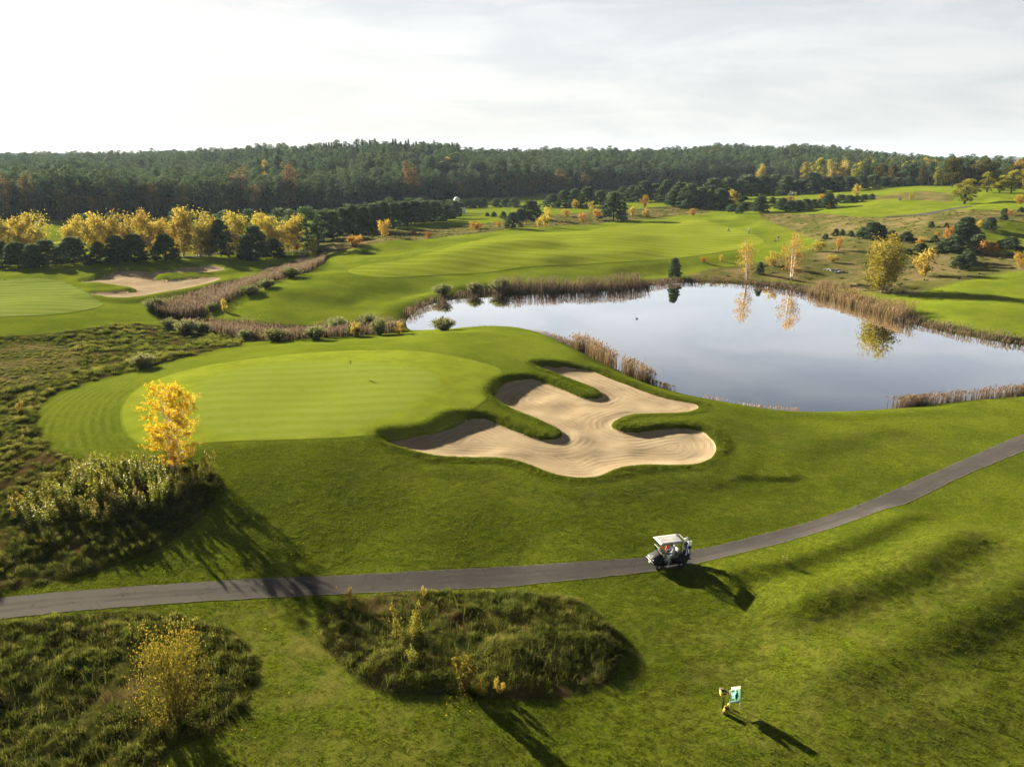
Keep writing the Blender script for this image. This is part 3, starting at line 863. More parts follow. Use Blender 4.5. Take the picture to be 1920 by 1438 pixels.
F_WILLOW = foliage('grey_green_willow_leaves', [(0, (.055, .065, .02)), (.6, (.14, .15, .052)), (1, (.25, .25, .11))], .42, .3, .04)
F_POPLAR = foliage('poplar_sapling_leaves', [(0, (.045, .055, .010)), (.35, (.17, .175, .026)), (.80, (.34, .29, .035)), (.9, (.42, .40, .18)), (1, (.52, .52, .34))], .5, .3, .05)
F_BUSH = foliage('yellow_bush_leaves', [(0, (.045, .045, .010)), (.5, (.13, .115, .016)), (.8, (.26, .20, .02)), (1, (.42, .30, .02))], .35, .2, .03)
F_NEARB = foliage('near_birch_leaves', [(0, (.26, .14, .008)), (.45, (.52, .33, .012)), (1, (.66, .50, .03))], .5, .05, .0)
F_REED = foliage('reed_stems', [(0, (.035, .034, .016)), (.5, (.105, .076, .045)), (1, (.22, .155, .108))], .35, .2, .02)
F_REEDY = foliage('straw_reed_stems', [(0, (.05, .042, .016)), (.6, (.19, .135, .062)), (1, (.32, .23, .12))], .35, .2, .02)
F_TUSS = foliage('tussock_blades', [(0, (.014, .018, .004)), (.40, (.080, .096, .013)), (.75, (.145, .142, .026)), (1, (.27, .22, .08))], .5, .2, .03)
W_DARK = plain('dark_bark', (.035, .028, .022), .9, .1)
W_PINE = plain('pine_bark', (.045, .034, .028), .9, .1)
W_BIRCH = plain('white_birch_bark', (.55, .50, .44), .8, .15, noise=3.0)
W_TWIG = plain('brown_twigs', (.10, .065, .04), .9, .1)

# ------------------------------------------------------------------ plant geometry
def unit(v): return v / (np.linalg.norm(v, axis=-1, keepdims=True) + 1e-9)
def leaves(c, L, W, r, bias=None, b=.5):
    n = len(c)
    u = unit(r.normal(size=(n, 3)))
    if bias is not None: u = unit(u * (1 - b) + np.asarray(bias) * b)
    w_ = unit(np.cross(u, r.normal(size=(n, 3))))
    L = np.broadcast_to(L, (n,))[:, None] * r.uniform(.7, 1.3, (n, 1)); W = np.broadcast_to(W, (n,))[:, None] * r.uniform(.7, 1.3, (n, 1))
    v = np.stack([c - u * L, c + w_ * W, c + u * L, c - w_ * W], 1).reshape(-1, 3)
    f = np.arange(4 * n).reshape(n, 4)
    return v, f
class Plant:
    def __init__(s): s.lv, s.lt, s.wv, s.wf, s.n = [], [], [], [], 0
    def leaf(s, c, L, W, r, tint, bias=None, b=.5):
        v, _ = leaves(c, L, W, r, bias, b)
        s.lv.append(v); s.lt.append(np.repeat(np.broadcast_to(tint, (len(c),)), 4))
    def wood(s, pts, rad, k=5):
        v, f = tube_geo(pts, rad, k)
        s.wv.append(v); s.wf.append(f + s.n); s.n += len(v)
    def make(s, name, label, cat, fm, wm, group=None, crown='crown', trunk='trunk'):
        t = thing(name, label, cat, group=group)
        v = np.concatenate(s.lv)
        mesh_obj(crown, v, np.arange(len(v)).reshape(-1, 4), fm, t, attrs={'tint': np.clip(np.concatenate(s.lt), 0, 1)})
        if s.wv: mesh_obj(trunk, np.concatenate(s.wv), np.concatenate(s.wf), wm, t, smooth=True)
        return t
def puff(pl, r, c, rad, n, L, W, tint0, up=.35, flat=.65):
    d = unit(r.normal(size=(n, 3)))
    d[:, 2] = np.abs(d[:, 2]) * .9 - .25
    p = np.array(c) + d * np.array([rad, rad, rad * flat]) * r.uniform(.55, 1.05, (n, 1)) ** .6
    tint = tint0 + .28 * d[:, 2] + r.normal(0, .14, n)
    pl.leaf(p, L, W, r, tint, unit(d * .6 + np.array([0, 0, up])), .55)

def pine(seed, h=16.0, bare=.5):
    r = np.random.default_rng(seed); P = Plant()
    lean = r.normal(0, .25, 2)
    top = np.array([lean[0], lean[1], h * .93])
    P.wood([(0, 0, -.4), top * .5, top], [.20, .15, .04], 5)
    n = 13 if bare > .3 else 20
    for i in range(n):
        z = h * (bare + (.97 - bare) * (i + r.uniform(0, .8)) / n)
        rr = (1.0 - ((z / h - bare) / (1 - bare)) ** 2.2) * 1.75 + .25
        a = r.uniform(0, 6.28)
        c = np.array([math.cos(a) * rr * r.uniform(.4, 1), math.sin(a) * rr * r.uniform(.4, 1), z]) + np.array([*lean * z / h, 0])
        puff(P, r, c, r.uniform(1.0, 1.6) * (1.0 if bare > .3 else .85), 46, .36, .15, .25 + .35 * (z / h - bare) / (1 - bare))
        if i % 2: P.wood([np.array([*lean * z / h, z - .8]), c], [.05, .02], 3)
    for i in range(6):   # dead lower limbs
        z = h * r.uniform(.06, bare); a = r.uniform(0, 6.28); l = r.uniform(.8, 1.8)
        P.wood([(0, 0, z), (math.cos(a) * l, math.sin(a) * l, z - .2)], [.04, .015], 3)
    return P
def spruce(seed, h=18.0):
    r = np.random.default_rng(seed); P = Plant()
    P.wood([(0, 0, -.4), (0, 0, h * .97)], [.22, .03], 5)
    n = 900
    z = h * (1 - r.uniform(0, 1, n) ** 1.0 * .88)
    R_ = (1 - z / h) ** .8 * 2.7 + .08
    tier = np.abs(((z * 1.1) % 1.0) - .5)
    a = r.uniform(0, 6.28, n); rr = R_ * r.uniform(.35, 1.0, n) * (.7 + .6 * tier)
    c = np.stack([np.cos(a) * rr, np.sin(a) * rr, z], 1)
    out = np.stack([np.cos(a), np.sin(a), np.full(n, -.35)], 1)
    P.leaf(c, .42, .15, r, .25 + .3 * z / h + r.normal(0, .15, n), unit(out), .7)
    return P
def young_pine(seed, h=5.0, w_=1.0):
    r = np.random.default_rng(seed); P = Plant()
    P.wood([(0, 0, -.3), (r.normal(0, .1), r.normal(0, .1), h * .9)], [.09, .02], 5)
    n = 34
    for i in range(n):
        q = (i + .5) / n
        z = h * (.06 + .90 * q)
        R_ = (1.55 * (1 - q ** 1.9) + .12) * w_ * h / 5
        a = i * 2.4 + r.normal(0, .3)
        rr = R_ * r.uniform(.45, .95)
        puff(P, r, (math.cos(a) * rr, math.sin(a) * rr, z), h / 5 * r.uniform(.45, .75), 70, .18 * h / 5 + .06, .075 * h / 5 + .03, .30 + .32 * q, .8, .8)
    return P
def birch(seed, h=11.0, stems=3, width=2.2, n=1900, low=.16, L=.15, wl=.10, sparse=False):
    r = np.random.default_rng(seed); P = Plant()
    tips = []
    for s in range(stems):
        a = r.uniform(0, 6.28); b0 = np.array([math.cos(a), math.sin(a), 0]) * (.25 * (stems > 1))
        hh = h * (1 - .14 * s * r.uniform(.5, 1.3)); o = b0 * 2.2 + np.array([r.normal(0, .3), r.normal(0, .3), 0])
        pts = np.array([b0 + np.array([0, 0, -.3]), b0 + o * .25 + [0, 0, hh * .33], b0 + o * .6 + [0, 0, hh * .66], b0 + o + [0, 0, hh * .98]])
        P.wood(pts, [.13, .10, .06, .015], 5)
        for i in range(18):
            q = low + (1 - low) * (i + r.uniform(0, 1)) / 18
            base = np.array([np.interp(q, [0, .33, .66, .98], pts[:, k]) for k in range(3)])
            L_ = width * (.35 + 1.0 * math.sin(math.pi * min(1, max(0.02, (q - low * .6) / (1.06 - low * .6))) ** .8)) * r.uniform(.5, 1.0) * .8
            a = r.uniform(0, 6.28); up_ = r.uniform(.5, 1.1)
            tip = base + np.array([math.cos(a) * L_, math.sin(a) * L_, up_ * L_ * .9])
            tip[2] = min(tip[2], h * 1.0)
            P.wood([base, (base + tip) / 2 + [0, 0, .1], tip], [.03, .02, .006], 3)
            tips += [(base * .45 + tip * .55, .7), (tip, 1.0), (base * .2 + tip * .8, .9)]
    k = len(tips)
    T = np.array([t for t, _ in tips])
    m = r.integers(0, k, n)
    c = T[m] + r.normal(size=(n, 3)) * np.array([.38, .38, .50]) * width / 2.2 - np.array([0, 0, .25])
    c[:, 2] = np.maximum(c[:, 2], h * low * .5)
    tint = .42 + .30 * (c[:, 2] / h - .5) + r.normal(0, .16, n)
    P.leaf(c, L, wl, r, tint, (0, 0, -1), .3)
    return P
def broad(seed, h=11.0, width=4.5, trunk=.16, n=4600, L=.26, gaps=0.0):
    r = np.random.default_rng(seed); P = Plant()
    P.wood([(0, 0, -.4), (r.normal(0, .2), r.normal(0, .2), h * .35), (0, 0, h * .6)], [.28, .22, .12], 6)
    k = 32
    cs = []
    for i in range(k):
        q = r.uniform(trunk, 1.0)
        R_ = width * math.sin(math.pi * min(.98, (q - trunk + .12) / (1.15 - trunk))) ** .7
        a = i * 2.4 + r.normal(0, .4); rr = R_ * r.uniform(.3, .8)
        c = np.array([math.cos(a) * rr, math.sin(a) * rr, h * q * .92]); cs.append(c)
        P.wood([(0, 0, h * min(.55, q * .6)), c * [.5, .5, .8], c], [.09, .05, .015], 4)
    for c in cs:
        puff(P, r, c, r.uniform(1.1, 1.7) * width / 4.0, n // k, L, L * .6, .35 + .3 * c[2] / h, .2, .95)
    return P
def bush(seed, h=2.6, width=1.5, n=500, L=.11, W=.075, stems=9, tall=.9):
    """several stems from the ground with leafy twigs"""
    r = np.random.default_rng(seed); P = Plant()
    cs = []
    for s in range(stems):
        a = r.uniform(0, 6.28); rr = width * r.uniform(.15, 1) ** .7
        tip = np.array([math.cos(a) * rr, math.sin(a) * rr, h * (1 - .5 * (rr / width) ** 2) * r.uniform(.75, 1.0)])
        mid = tip * [.45, .45, .55]
        P.wood([(0, 0, -.1), mid, tip], [.03, .02, .005], 3)
        for q in np.linspace(.3, 1, 7):
            cs.append((mid * (1 - q) + tip * q) if q > .5 else mid * (q * 2) )
    cs = np.array(cs); m = r.integers(0, len(cs), n)
    c = cs[m] + r.normal(size=(n, 3)) * width * .16
    c[:, 2] = np.maximum(c[:, 2], .05)
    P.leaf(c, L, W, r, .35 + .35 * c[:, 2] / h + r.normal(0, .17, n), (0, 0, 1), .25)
    return P
def shoots(seed, h=2.8, width=1.1, stems=9, per=110, L=.055, W=.04, flash=.16):
    """upright sapling shoots set with leaves all along; some leaves turn up their pale undersides"""
    r = np.random.default_rng(seed); P = Plant()
    for s in range(stems):
        a = r.uniform(0, 6.28); rr = width * math.sqrt(r.uniform(0, 1))
        b = np.array([math.cos(a) * rr, math.sin(a) * rr, -.1])
        hh = h * r.uniform(.55, 1.0)
        tip = b + np.array([r.normal(0, .18) + math.cos(a) * .15 * hh, r.normal(0, .18) + math.sin(a) * .15 * hh, hh])
        mid = (b + tip) / 2 + r.normal(0, .06, 3)
        P.wood([(0, 0, -.25), b, mid, tip], [.02, .022, .014, .004], 3)
        q = r.uniform(.12, 1.0, per)[:, None]
        c = np.where(q < .5, b + (mid - b) * q * 2, mid + (tip - mid) * (q * 2 - 1))
        c = c + r.normal(size=(per, 3)) * (.20 * (1.15 - q)) * [1, 1, .6]
        tint = .10 + .42 * q[:, 0] + r.normal(0, .13, per)
        tint = np.where(r.uniform(size=per) < flash * q[:, 0], 1.0, np.minimum(tint, .80))
        P.leaf(c, L, W, r, tint)
    return P
def willow(seed, h=2.6, width=1.5, n=3000):
    r = np.random.default_rng(seed); P = Plant()
    stems = 70
    a = r.uniform(0, 6.28, stems); rr = width * np.sqrt(r.uniform(0, 1, stems))
    tip = np.stack([np.cos(a) * rr, np.sin(a) * rr, h * (1 - .40 * (rr / width) ** 2) * r.uniform(.8, 1.0, stems)], 1)
    for t in tip[::3]: P.wood([(0, 0, -.1), t * [.4, .4, .5], t], [.025, .015, .004], 3)
    m = r.integers(0, stems, n); q = r.uniform(.1, 1, n)[:, None]
    c = tip[m] * np.concatenate([q * .95, q * .95, q], 1) + r.normal(size=(n, 3)) * .14 * width / 1.5
    c[:, 2] = np.maximum(c[:, 2], .05)
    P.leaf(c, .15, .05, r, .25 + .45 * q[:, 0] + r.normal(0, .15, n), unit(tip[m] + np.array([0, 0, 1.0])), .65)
    return P
def near_birch(seed=5, h=7.2):
    r = np.random.default_rng(seed); P = Plant()
    stems = [np.array([0, 0, 0]), np.array([.35, .1, 0]), np.array([-.25, .25, 0])]
    N = 0
    for b in stems:
        hh = h * r.uniform(.88, 1.0) if N else h
        top = b * 2.0 + np.array([r.normal(0, .25), r.normal(0, .25), hh])
        P.wood([b - [0, 0, .3], b * 1.3 + [0, 0, hh * .4], top], [.07, .05, .01], 6)
        for i in range(34):
            q = .08 + .9 * (i + r.uniform()) / 34
            base = b + (top - b) * q
            L_ = (1.75 * math.sin(math.pi * min(.97, q * .78 + .22)) ** .8 + .25) * r.uniform(.6, 1.05)
            a = r.uniform(0, 6.28)
            tip = base + np.array([math.cos(a) * L_, math.sin(a) * L_, L_ * r.uniform(.35, .9)])
            P.wood([base, base * .5 + tip * .5 + [0, 0, .05], tip], [.02, .012, .004], 3)
            for k in range(5):
                p0 = base + (tip - base) * r.uniform(.3, 1.0)
                tw = p0 + np.array([r.normal(0, .30) + math.cos(a) * .25, r.normal(0, .30) + math.sin(a) * .25, r.uniform(.05, .55)])
                P.wood([p0, tw], [.006, .003], 3)
                n = 26
                u = r.uniform(0, 1.05, n)[:, None]
                c = p0 + (tw - p0) * u + r.normal(size=(n, 3)) * .075
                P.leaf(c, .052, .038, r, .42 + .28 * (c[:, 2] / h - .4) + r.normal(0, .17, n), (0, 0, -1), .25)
        N += 1
    return P

def blades(pos, h, width, lean, r, tint0, curl=.5, segs=2):
    """grass or reed blades as tapering strips; pos (N,3), h (N,), lean (N,2) horizontal reach of the tip"""
    n = len(pos)
    a = r.uniform(0, math.pi, n)
    ln = np.linalg.norm(lean, axis=1)
    side = np.where(ln[:, None] > .02, np.stack([-lean[:, 1], lean[:, 0]], 1) / (ln[:, None] + 1e-6), np.stack([np.cos(a), np.sin(a)], 1))
    lv = []; tt = []
    for s in range(segs + 1):
        q = s / segs
        wv = width * (1 - q) ** .7 if s < segs else width * .12
        c = np.concatenate([pos[:, :2] + lean * q ** (1 + curl), (pos[:, 2] + h * (q - curl * .35 * q * q * np.minimum(1, ln / (h + .01))))[:, None]], 1)
        off = np.concatenate([side * np.broadcast_to(wv, (n,))[:, None], np.zeros((n, 1))], 1)
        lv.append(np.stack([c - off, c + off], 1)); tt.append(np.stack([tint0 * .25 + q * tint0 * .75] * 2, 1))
    V = np.stack(lv, 1); T = np.stack(tt, 1)             # n, segs+1, 2, 3
    k = (segs + 1) * 2
    base = np.arange(n)[:, None] * k
    F = np.concatenate([base + np.array([[2 * s, 2 * s + 1, 2 * s + 3, 2 * s + 2]]) for s in range(segs)], 0)
    return V.reshape(-1, 3), F, T.reshape(-1)

def in_poly(poly, dens, r, inset=0.0, keep=None):
    lo, hi = poly.min(0), poly.max(0)
    n = int((hi - lo).prod() * dens)
    p = lo + r.uniform(size=(n, 2)) * (hi - lo)
    s = sdf(p[:, 0], p[:, 1], poly, 3.0)
    p = p[s < -inset]
    return p if keep is None else p[keep(p)]
def visible(x, y, pad=.06): return (np.abs(x / np.maximum(y, 1)) < .75 + pad) & (y > 24)
# ------------------------------------------------------------------ placing plants where the photo shows them
def at(px, py):
    x, y = hit(px, py, HG)
    return float(x[0]), float(y[0]), float(HG(x[0], y[0]))
def span(px, base, top, wpx=None):
    """ground point under a photo pixel, real height of what reaches up to 'top', real width"""
    x, y, z = at(px, base)
    _, tz = ray(px, top)
    h = CAM_H + float(tz) * y - z
    w_ = None
    if wpx: w_ = wpx / FPX * (y * cp + (CAM_H - z) * sp)
    return x, y, z, h, w_
class Kind:
    """a few prototypes of one sort of plant; the first placements use the prototypes themselves"""
    def __init__(s, protos, h0, w0):
        s.p, s.h0, s.w0, s.k, s.used = protos, h0, w0, 0, set()
    def put(s, x, y, z, h, w_=None, label=None, group=None, rz=None):
        i = s.k % len(s.p); s.k += 1
        r = random.uniform(0, 6.28) if rz is None else rz
        a = h / s.h0; b = (w_ / s.w0) if w_ else a
        if i not in s.used:
            s.used.add(i); o = s.p[i]
            o.location = (x, y, z); o.rotation_euler = (0, 0, r); o.scale = (b, b, a)
            if label: o['label'] = label
            if group: o['group'] = group
            return o
        return dup(s.p[i], (x, y, z), r, (b, b, a), label, group)
    def pix(s, px, base, top, wpx=None, label=None, group=None, rz=None):
        x, y, z, h, w_ = span(px, base, top, wpx)
        return s.put(x, y, z - .05, h, w_, label, group, rz)
def ordinal(i):
    return ['', 'second ', 'third ', 'fourth ', 'fifth ', 'sixth ', 'seventh ', 'eighth ', 'ninth ', 'tenth ', '11th ', '12th ', '13th ', '14th ', '15th ', '16th ', '17th ', '18th ', '19th '][i] if i < 19 else ('%d%s ' % (i + 1, {1: 'st', 2: 'nd', 3: 'rd'}.get((i + 1) % 10, 'th')))
def row(kind, items, what, where, group):
    """items (px, base, top, width), told apart by size and by their order from the left"""
    items = sorted(items)
    hs = [b - t for _, b, t, *_ in items]
    med = sorted(hs)[len(hs) // 2]
    out = []
    for i, it in enumerate(items):
        size = 'tall ' if hs[i] > med * 1.25 else 'small ' if hs[i] < med * .75 else ''
        lab = '%s%s, %sfrom left %s' % (size, what, ordinal(i) if i else 'first ', where)
        out.append(kind.pix(it[0], it[1], it[2], it[3] if len(it) > 3 else None, lab, group))
    return out

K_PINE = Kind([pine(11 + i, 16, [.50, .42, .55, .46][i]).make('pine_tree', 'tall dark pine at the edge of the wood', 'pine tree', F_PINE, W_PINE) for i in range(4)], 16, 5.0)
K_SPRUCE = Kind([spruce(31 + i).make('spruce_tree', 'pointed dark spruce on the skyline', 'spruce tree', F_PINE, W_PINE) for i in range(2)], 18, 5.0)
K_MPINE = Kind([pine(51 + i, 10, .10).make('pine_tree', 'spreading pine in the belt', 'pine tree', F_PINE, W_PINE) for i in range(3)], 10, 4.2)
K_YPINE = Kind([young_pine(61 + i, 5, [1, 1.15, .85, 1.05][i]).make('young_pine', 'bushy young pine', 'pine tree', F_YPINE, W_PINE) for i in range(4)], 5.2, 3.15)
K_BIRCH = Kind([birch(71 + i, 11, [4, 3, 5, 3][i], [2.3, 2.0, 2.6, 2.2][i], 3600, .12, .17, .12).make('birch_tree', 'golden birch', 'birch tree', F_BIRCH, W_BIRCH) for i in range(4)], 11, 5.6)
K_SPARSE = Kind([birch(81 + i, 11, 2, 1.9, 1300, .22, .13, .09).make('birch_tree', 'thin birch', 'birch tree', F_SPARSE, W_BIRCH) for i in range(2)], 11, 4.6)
K_SHADED = Kind([birch(86 + i, 11, 3, 1.9, 1900, .20, .16, .11).make('birch_tree', 'brown birch', 'birch tree', F_SHADED, W_DARK) for i in range(2)], 11, 4.6)  # birches in shade: darker leaf and bark colours carry it
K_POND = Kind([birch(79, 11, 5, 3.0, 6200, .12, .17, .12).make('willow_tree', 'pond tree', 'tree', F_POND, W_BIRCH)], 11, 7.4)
K_OAK = Kind([broad(91 + i, 11, 4.8).make('oak_tree', 'turning oak', 'oak tree', F_OAK, W_DARK) for i in range(3)], 11.5, 11)
K_OLIVE = Kind([broad(95 + i, 9, 3.4, .1, 2600, .22).make('yellowing_tree', 'yellow green tree', 'tree', F_OLIVE, W_DARK) for i in range(2)], 9.5, 8)
K_ORANGE = Kind([bush(101 + i, 2.6, 1.5, 620, .13, .09).make('autumn_shrub', 'orange shrub', 'shrub', F_ORANGE, W_TWIG) for i in range(3)], 2.6, 3.4)
K_YELLOW = Kind([bush(111 + i, 2.8, 1.5, 700, .13, .09).make('yellow_shrub', 'yellow shrub', 'shrub', F_BIRCH, W_TWIG) for i in range(3)], 2.8, 3.4)
K_WILLOW = Kind([willow(121 + i, 2.6, 1.5).make('willow_shrub', 'grey green willow', 'shrub', F_WILLOW, W_TWIG) for i in range(3)], 3.1, 2.8)

# golden birches and young pines behind the far left bunker
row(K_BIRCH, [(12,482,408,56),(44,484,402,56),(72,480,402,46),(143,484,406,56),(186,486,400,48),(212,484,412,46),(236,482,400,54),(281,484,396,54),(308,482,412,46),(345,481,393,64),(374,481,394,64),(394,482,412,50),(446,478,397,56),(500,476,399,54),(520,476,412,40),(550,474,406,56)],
    'golden birch', 'in the row behind the far left bunker', 'birches in the row behind the far left bunker')
row(K_YPINE, [(5,500,450,42),(36,503,452,58),(64,503,456,46),(90,500,448,54),(139,497,442,56),(188,494,452,36),(222,494,440,54),(254,492,437,54),(312,490,437,48),(415,482,408,42),(462,488,442,32),(480,488,421,50),(514,484,446,40),(600,486,462,14)],
    'dark bushy young pine', 'along the foot of the golden birches', 'young pines at the foot of the birch row')
K_YELLOW.pix(102, 494, 462, 26, 'small yellow shrub in the gap between the dark young pines', None)
K_YELLOW.pix(590, 480, 446, 26, 'yellow shrub at the right end of the golden birch row', None)
K_YELLOW.pix(430, 488, 455, 14, 'slim yellow sapling between two dark young pines under the birches', None)
row(K_MPINE, [(576,468,386,50),(597,460,394,40),(548,462,392,40),(524,458,390,36),(470,458,391,36),(428,456,394,34),(410,470,402,34),(165,452,400,26),(214,452,398,30),(328,452,396,30)],
    'dark pine', 'showing behind the golden birches', 'pines behind the birch row')
# pine strip beside the hut
it = []
for i, x in enumerate(np.arange(606, 850, 9.5)):
    b = np.interp(x, [606, 700, 780, 868], [450, 434, 420, 407]) + random.uniform(-3, 3)
    t = np.interp(x, [606, 650, 720, 790, 868], [392, 385, 373, 375, 377]) + random.uniform(-4, 4)
    if i % 2: b -= 9
    it.append((float(x), float(b), float(t), 26))
row(K_YPINE, [(a, b, t + 3, 40) for i_, (a, b, t, c) in enumerate(it) if i_ % 2 == 0], 'dense dark pine', 'at the strip front beside the hut', 'pines in the strip beside the white hut')
row(K_MPINE, [v for i_, v in enumerate(it) if i_ % 2], 'dark pine', 'in the strip that ends at the white hut', 'pines in the strip beside the white hut')
K_YPINE.pix(853, 410, 376, 26, 'last dense pine of the strip, half hiding the white tank', None)
row(K_MPINE, [(688,386,352,34),(706,384,348,38),(727,384,343,44),(748,384,341,56),(772,384,346,48),(792,384,350,40),(815,382,354,34)],
    'bushy pine with lit crown', 'above the pine strip', 'bushy pines in front of the forest')
row(K_YPINE, [(880,391,376,20),(893,390,372,20),(907,390,370,18),(930,389,372,18),(948,389,371,22),(964,390,371,24)],
    'small pine', 'behind the bright lawn by the hut', 'small pines behind the lawn')
row(K_YPINE, [(995,413,375,44),(961,429,397,30),(975,416,390,26),(944,411,396,14),(926,407,397,12),(914,406,398,10)],
    'dark pine', 'on the knoll right of the bright lawn', 'pines on the knoll')
belt = [(1035,390,364,36),(1058,390,356,34),(1078,390,353,38),(1100,390,350,38),(1125,387,356,32),(1150,414,358,50),(1166,380,350,30),(1186,380,348,36),(1207,380,338,44),(1229,378,343,36),(1250,382,335,46),(1275,386,340,48),(1262,388,355,34),
 (1292,390,343,44),(1314,388,350,38),(1335,384,333,50),(1350,392,352,44),(1364,380,331,50),(1400,368,327,54),(1383,374,336,40),(1428,367,328,42),(1450,366,326,48),(1472,366,328,44),(1497,363,336,40),(1520,362,322,46),(1545,361,330,40),(1568,360,328,42),(1590,359,330,40),(1612,356,328,38),(1636,353,327,36),(1660,352,330,34),(1682,351,333,30),(1702,349,330,28),(1726,347,333,26),(1746,345,333,22)]
row(K_YPINE, belt, 'round-topped pine', 'in the belt before the forest', 'round-topped pines in the belt before the forest')
row(K_YPINE, [(1425,399,366,36),(1448,383,369,14),(1395,396,379,20),(1372,398,383,24),(1386,401,386,14),(1466,393,370,26),(1481,397,375,28),(1496,395,374,26),(1511,391,372,24),(1526,389,373,22),(1552,391,361,34),(1538,389,372,20),(1576,381,364,26),(1592,381,365,22),(1606,379,366,20),(1620,375,364,22),(1634,375,363,14)],
    'dark young pine', 'in the row between the two far fairways', 'young pines between the far fairways')
row(K_YPINE, [(1636,447,415,42),(1618,446,425,24),(1652,447,421,28),(1672,449,431,20),(1699,451,433,24),(1746,427,414,10),(1774,427,417,10),(1567,443,428,14),(1579,442,429,12),(1595,444,432,12),(1548,449,438,14),(1726,471,455,26),(1703,476,465,18),(1752,453,440,14),(1686,470,462,14)],
    'dark shrubby pine', 'scattered on the dry slope above the pond', 'pines scattered on the dry slope')
row(K_YPINE, [(1808,452,405,50),(1823,454,424,36),(1788,472,440,38),(1772,470,446,32),(1831,472,438,42),(1812,492,466,24),(1842,467,450,26),(1856,432,406,26),(1893,467,443,36),(1875,462,450,18),(1883,403,390,14),(1882,413,401,18),(1914,398,388,12),(1798,504,478,28),(1818,499,470,22)],
    'dark green pine', 'in the thicket at the right edge', 'pines in the right hand thicket')
K_YPINE.pix(1264, 521, 482, 28, 'lone dark little pine standing on the far shore of the pond', None)
K_YPINE.pix(1424, 514, 490, 16, 'small dark pine between the two thin birches by the pond', None)
# shrubs in autumn colour
for px, b, t, wd, k, lab in [
 (722,445,411,34,'o','bright orange shrub standing alone in front of the pine strip'),(663,463,437,42,'o','low orange shrub at the left end of the dry strip'),(775,441,428,14,'o','small orange shrub below the pine strip'),(804,447,434,24,'o','salmon orange bush low on the dry strip'),
 (893,431,413,34,'o','wide orange and green bush on the dry strip below the hut lawn'),(936,425,413,16,'o','small orange bush left of the dark knoll pines'),(1024,425,389,24,'y','tall yellow shrub on the knoll beside the big dark pine'),(1012,427,408,16,'y','low yellow shrub at the knoll foot'),
 (1062,407,392,28,'o','orange bush before the little bright lawn'),(1091,419,396,18,'o','orange shrub at the fairway edge left of the tall dark pine'),(1079,392,373,16,'y','yellow shrub among the belt pines'),(1108,396,377,20,'y','yellow shrub left of the tall dark pine'),(1122,413,388,28,'o','orange bush at the foot of the tall dark pine'),
 (1208,390,366,22,'o','orange shrub in front of the belt pines'),(1186,404,387,18,'y','pale yellow shrub on the dry knoll'),(1213,408,390,18,'y','olive yellow shrub right of the tall dark pine'),(1300,405,388,18,'o','orange shrub on the dry strip by the fairway corner'),(1326,379,361,9,'y','slim yellow sapling in the pine belt'),
 (1372,388,356,26,'y','bright yellow shrub on the far fairway edge'),(1606,370,344,20,'y','yellow shrub at the right end of the young pine row'),(1481,380,365,20,'o','orange shrub behind the young pine row'),(1541,382,363,16,'o','orange sapling beside the tallest young pine'),(1554,392,379,10,'y','yellow tuft in front of the young pine row'),
 (1725,468,440,18,'o','orange sapling halfway up the dry slope'),(1895,405,392,16,'o','orange shrub beside two dark pines near the right edge'),(1778,456,424,24,'o','salmon orange shrub left of the thicket'),(1757,447,431,14,'o','pale orange shrub below the two small pines'),(1735,517,467,56,'y','broad yellow shrub below the thicket'),
 (1853,478,446,36,'o','brown orange shrub in the thicket'),(1914,502,471,38,'o','bright orange shrub at the right edge below the thicket'),(1535,472,449,28,'y','round yellow shrub on the dry slope above the thin birches'),(1571,470,439,16,'o','orange brown shrub with a dark foot on the dry slope'),(1449,498,470,32,'y','yellow shrub between the thin birches'),
 (1352,490,478,12,'y','small olive shrub above the far reeds'),(1319,492,480,16,'o','low brownish shrub above the far reeds'),(1560,492,477,26,'y','low yellow bush behind the big pond tree'),(1913,383,365,24,'o','red brown shrub at the right edge by the upper lawn'),(1708,374,361,11,'y','little olive shrub on the upper brown patch'),(1836,432,412,16,'y','yellow shrub between two dark pines of the thicket')]:
    (K_ORANGE if k == 'o' else K_YELLOW).pix(px, b, t, wd, lab, 'autumn shrubs on the heath')
# mixed wood and big trees at the right
for px, b, t, wd, k, lab in [
 (1425,346,309,18,'y','small orange tree top inside the dark forest'),(1510,352,298,34,'l','yellow green tree at the left of the mixed wood'),(1533,350,293,38,'l','tall yellow green tree standing out of the mixed wood'),(1557,348,301,20,'y','slim yellow tree in the mixed wood'),(1578,348,302,26,'y','yellow tree above the belt pines'),
 (1605,350,300,30,'l','olive tree in the middle of the mixed wood'),(1650,350,303,36,'k','brown oak in the mixed wood'),(1672,350,308,26,'k','dull brown tree beside the brown oak'),(1696,348,301,32,'l','yellow brown round tree in the mixed wood'),(1730,348,307,30,'k','rust topped oak in the mixed wood'),(1757,350,309,26,'l','pale olive slender tree near the upper lawn'),
 (1785,352,289,50,'k','tall thin-crowned oak breaking the skyline'),(1812,352,313,34,'k','dark green oak below the tall thin oak'),(1843,352,296,44,'k','big round dark oak on the right skyline'),(1868,352,318,34,'l','yellow tree under the round dark oak'),(1895,350,305,40,'k','rounded oak at the right end of the skyline'),
 (1808,383,329,62,'l','large yellow tree standing alone on the upper slope'),(1850,361,320,40,'l','yellow brown tree right of the lone yellow tree'),(1874,362,324,42,'l','golden brown tree in the group at the right edge'),(1896,362,316,44,'l','broad olive tree at the right edge'),(1922,360,310,50,'l','olive tree cut by the right edge of the view')]:
    dict(y=K_BIRCH, l=K_OLIVE, k=K_OAK)[k].pix(px, b, t, wd, lab, 'trees of the mixed wood')
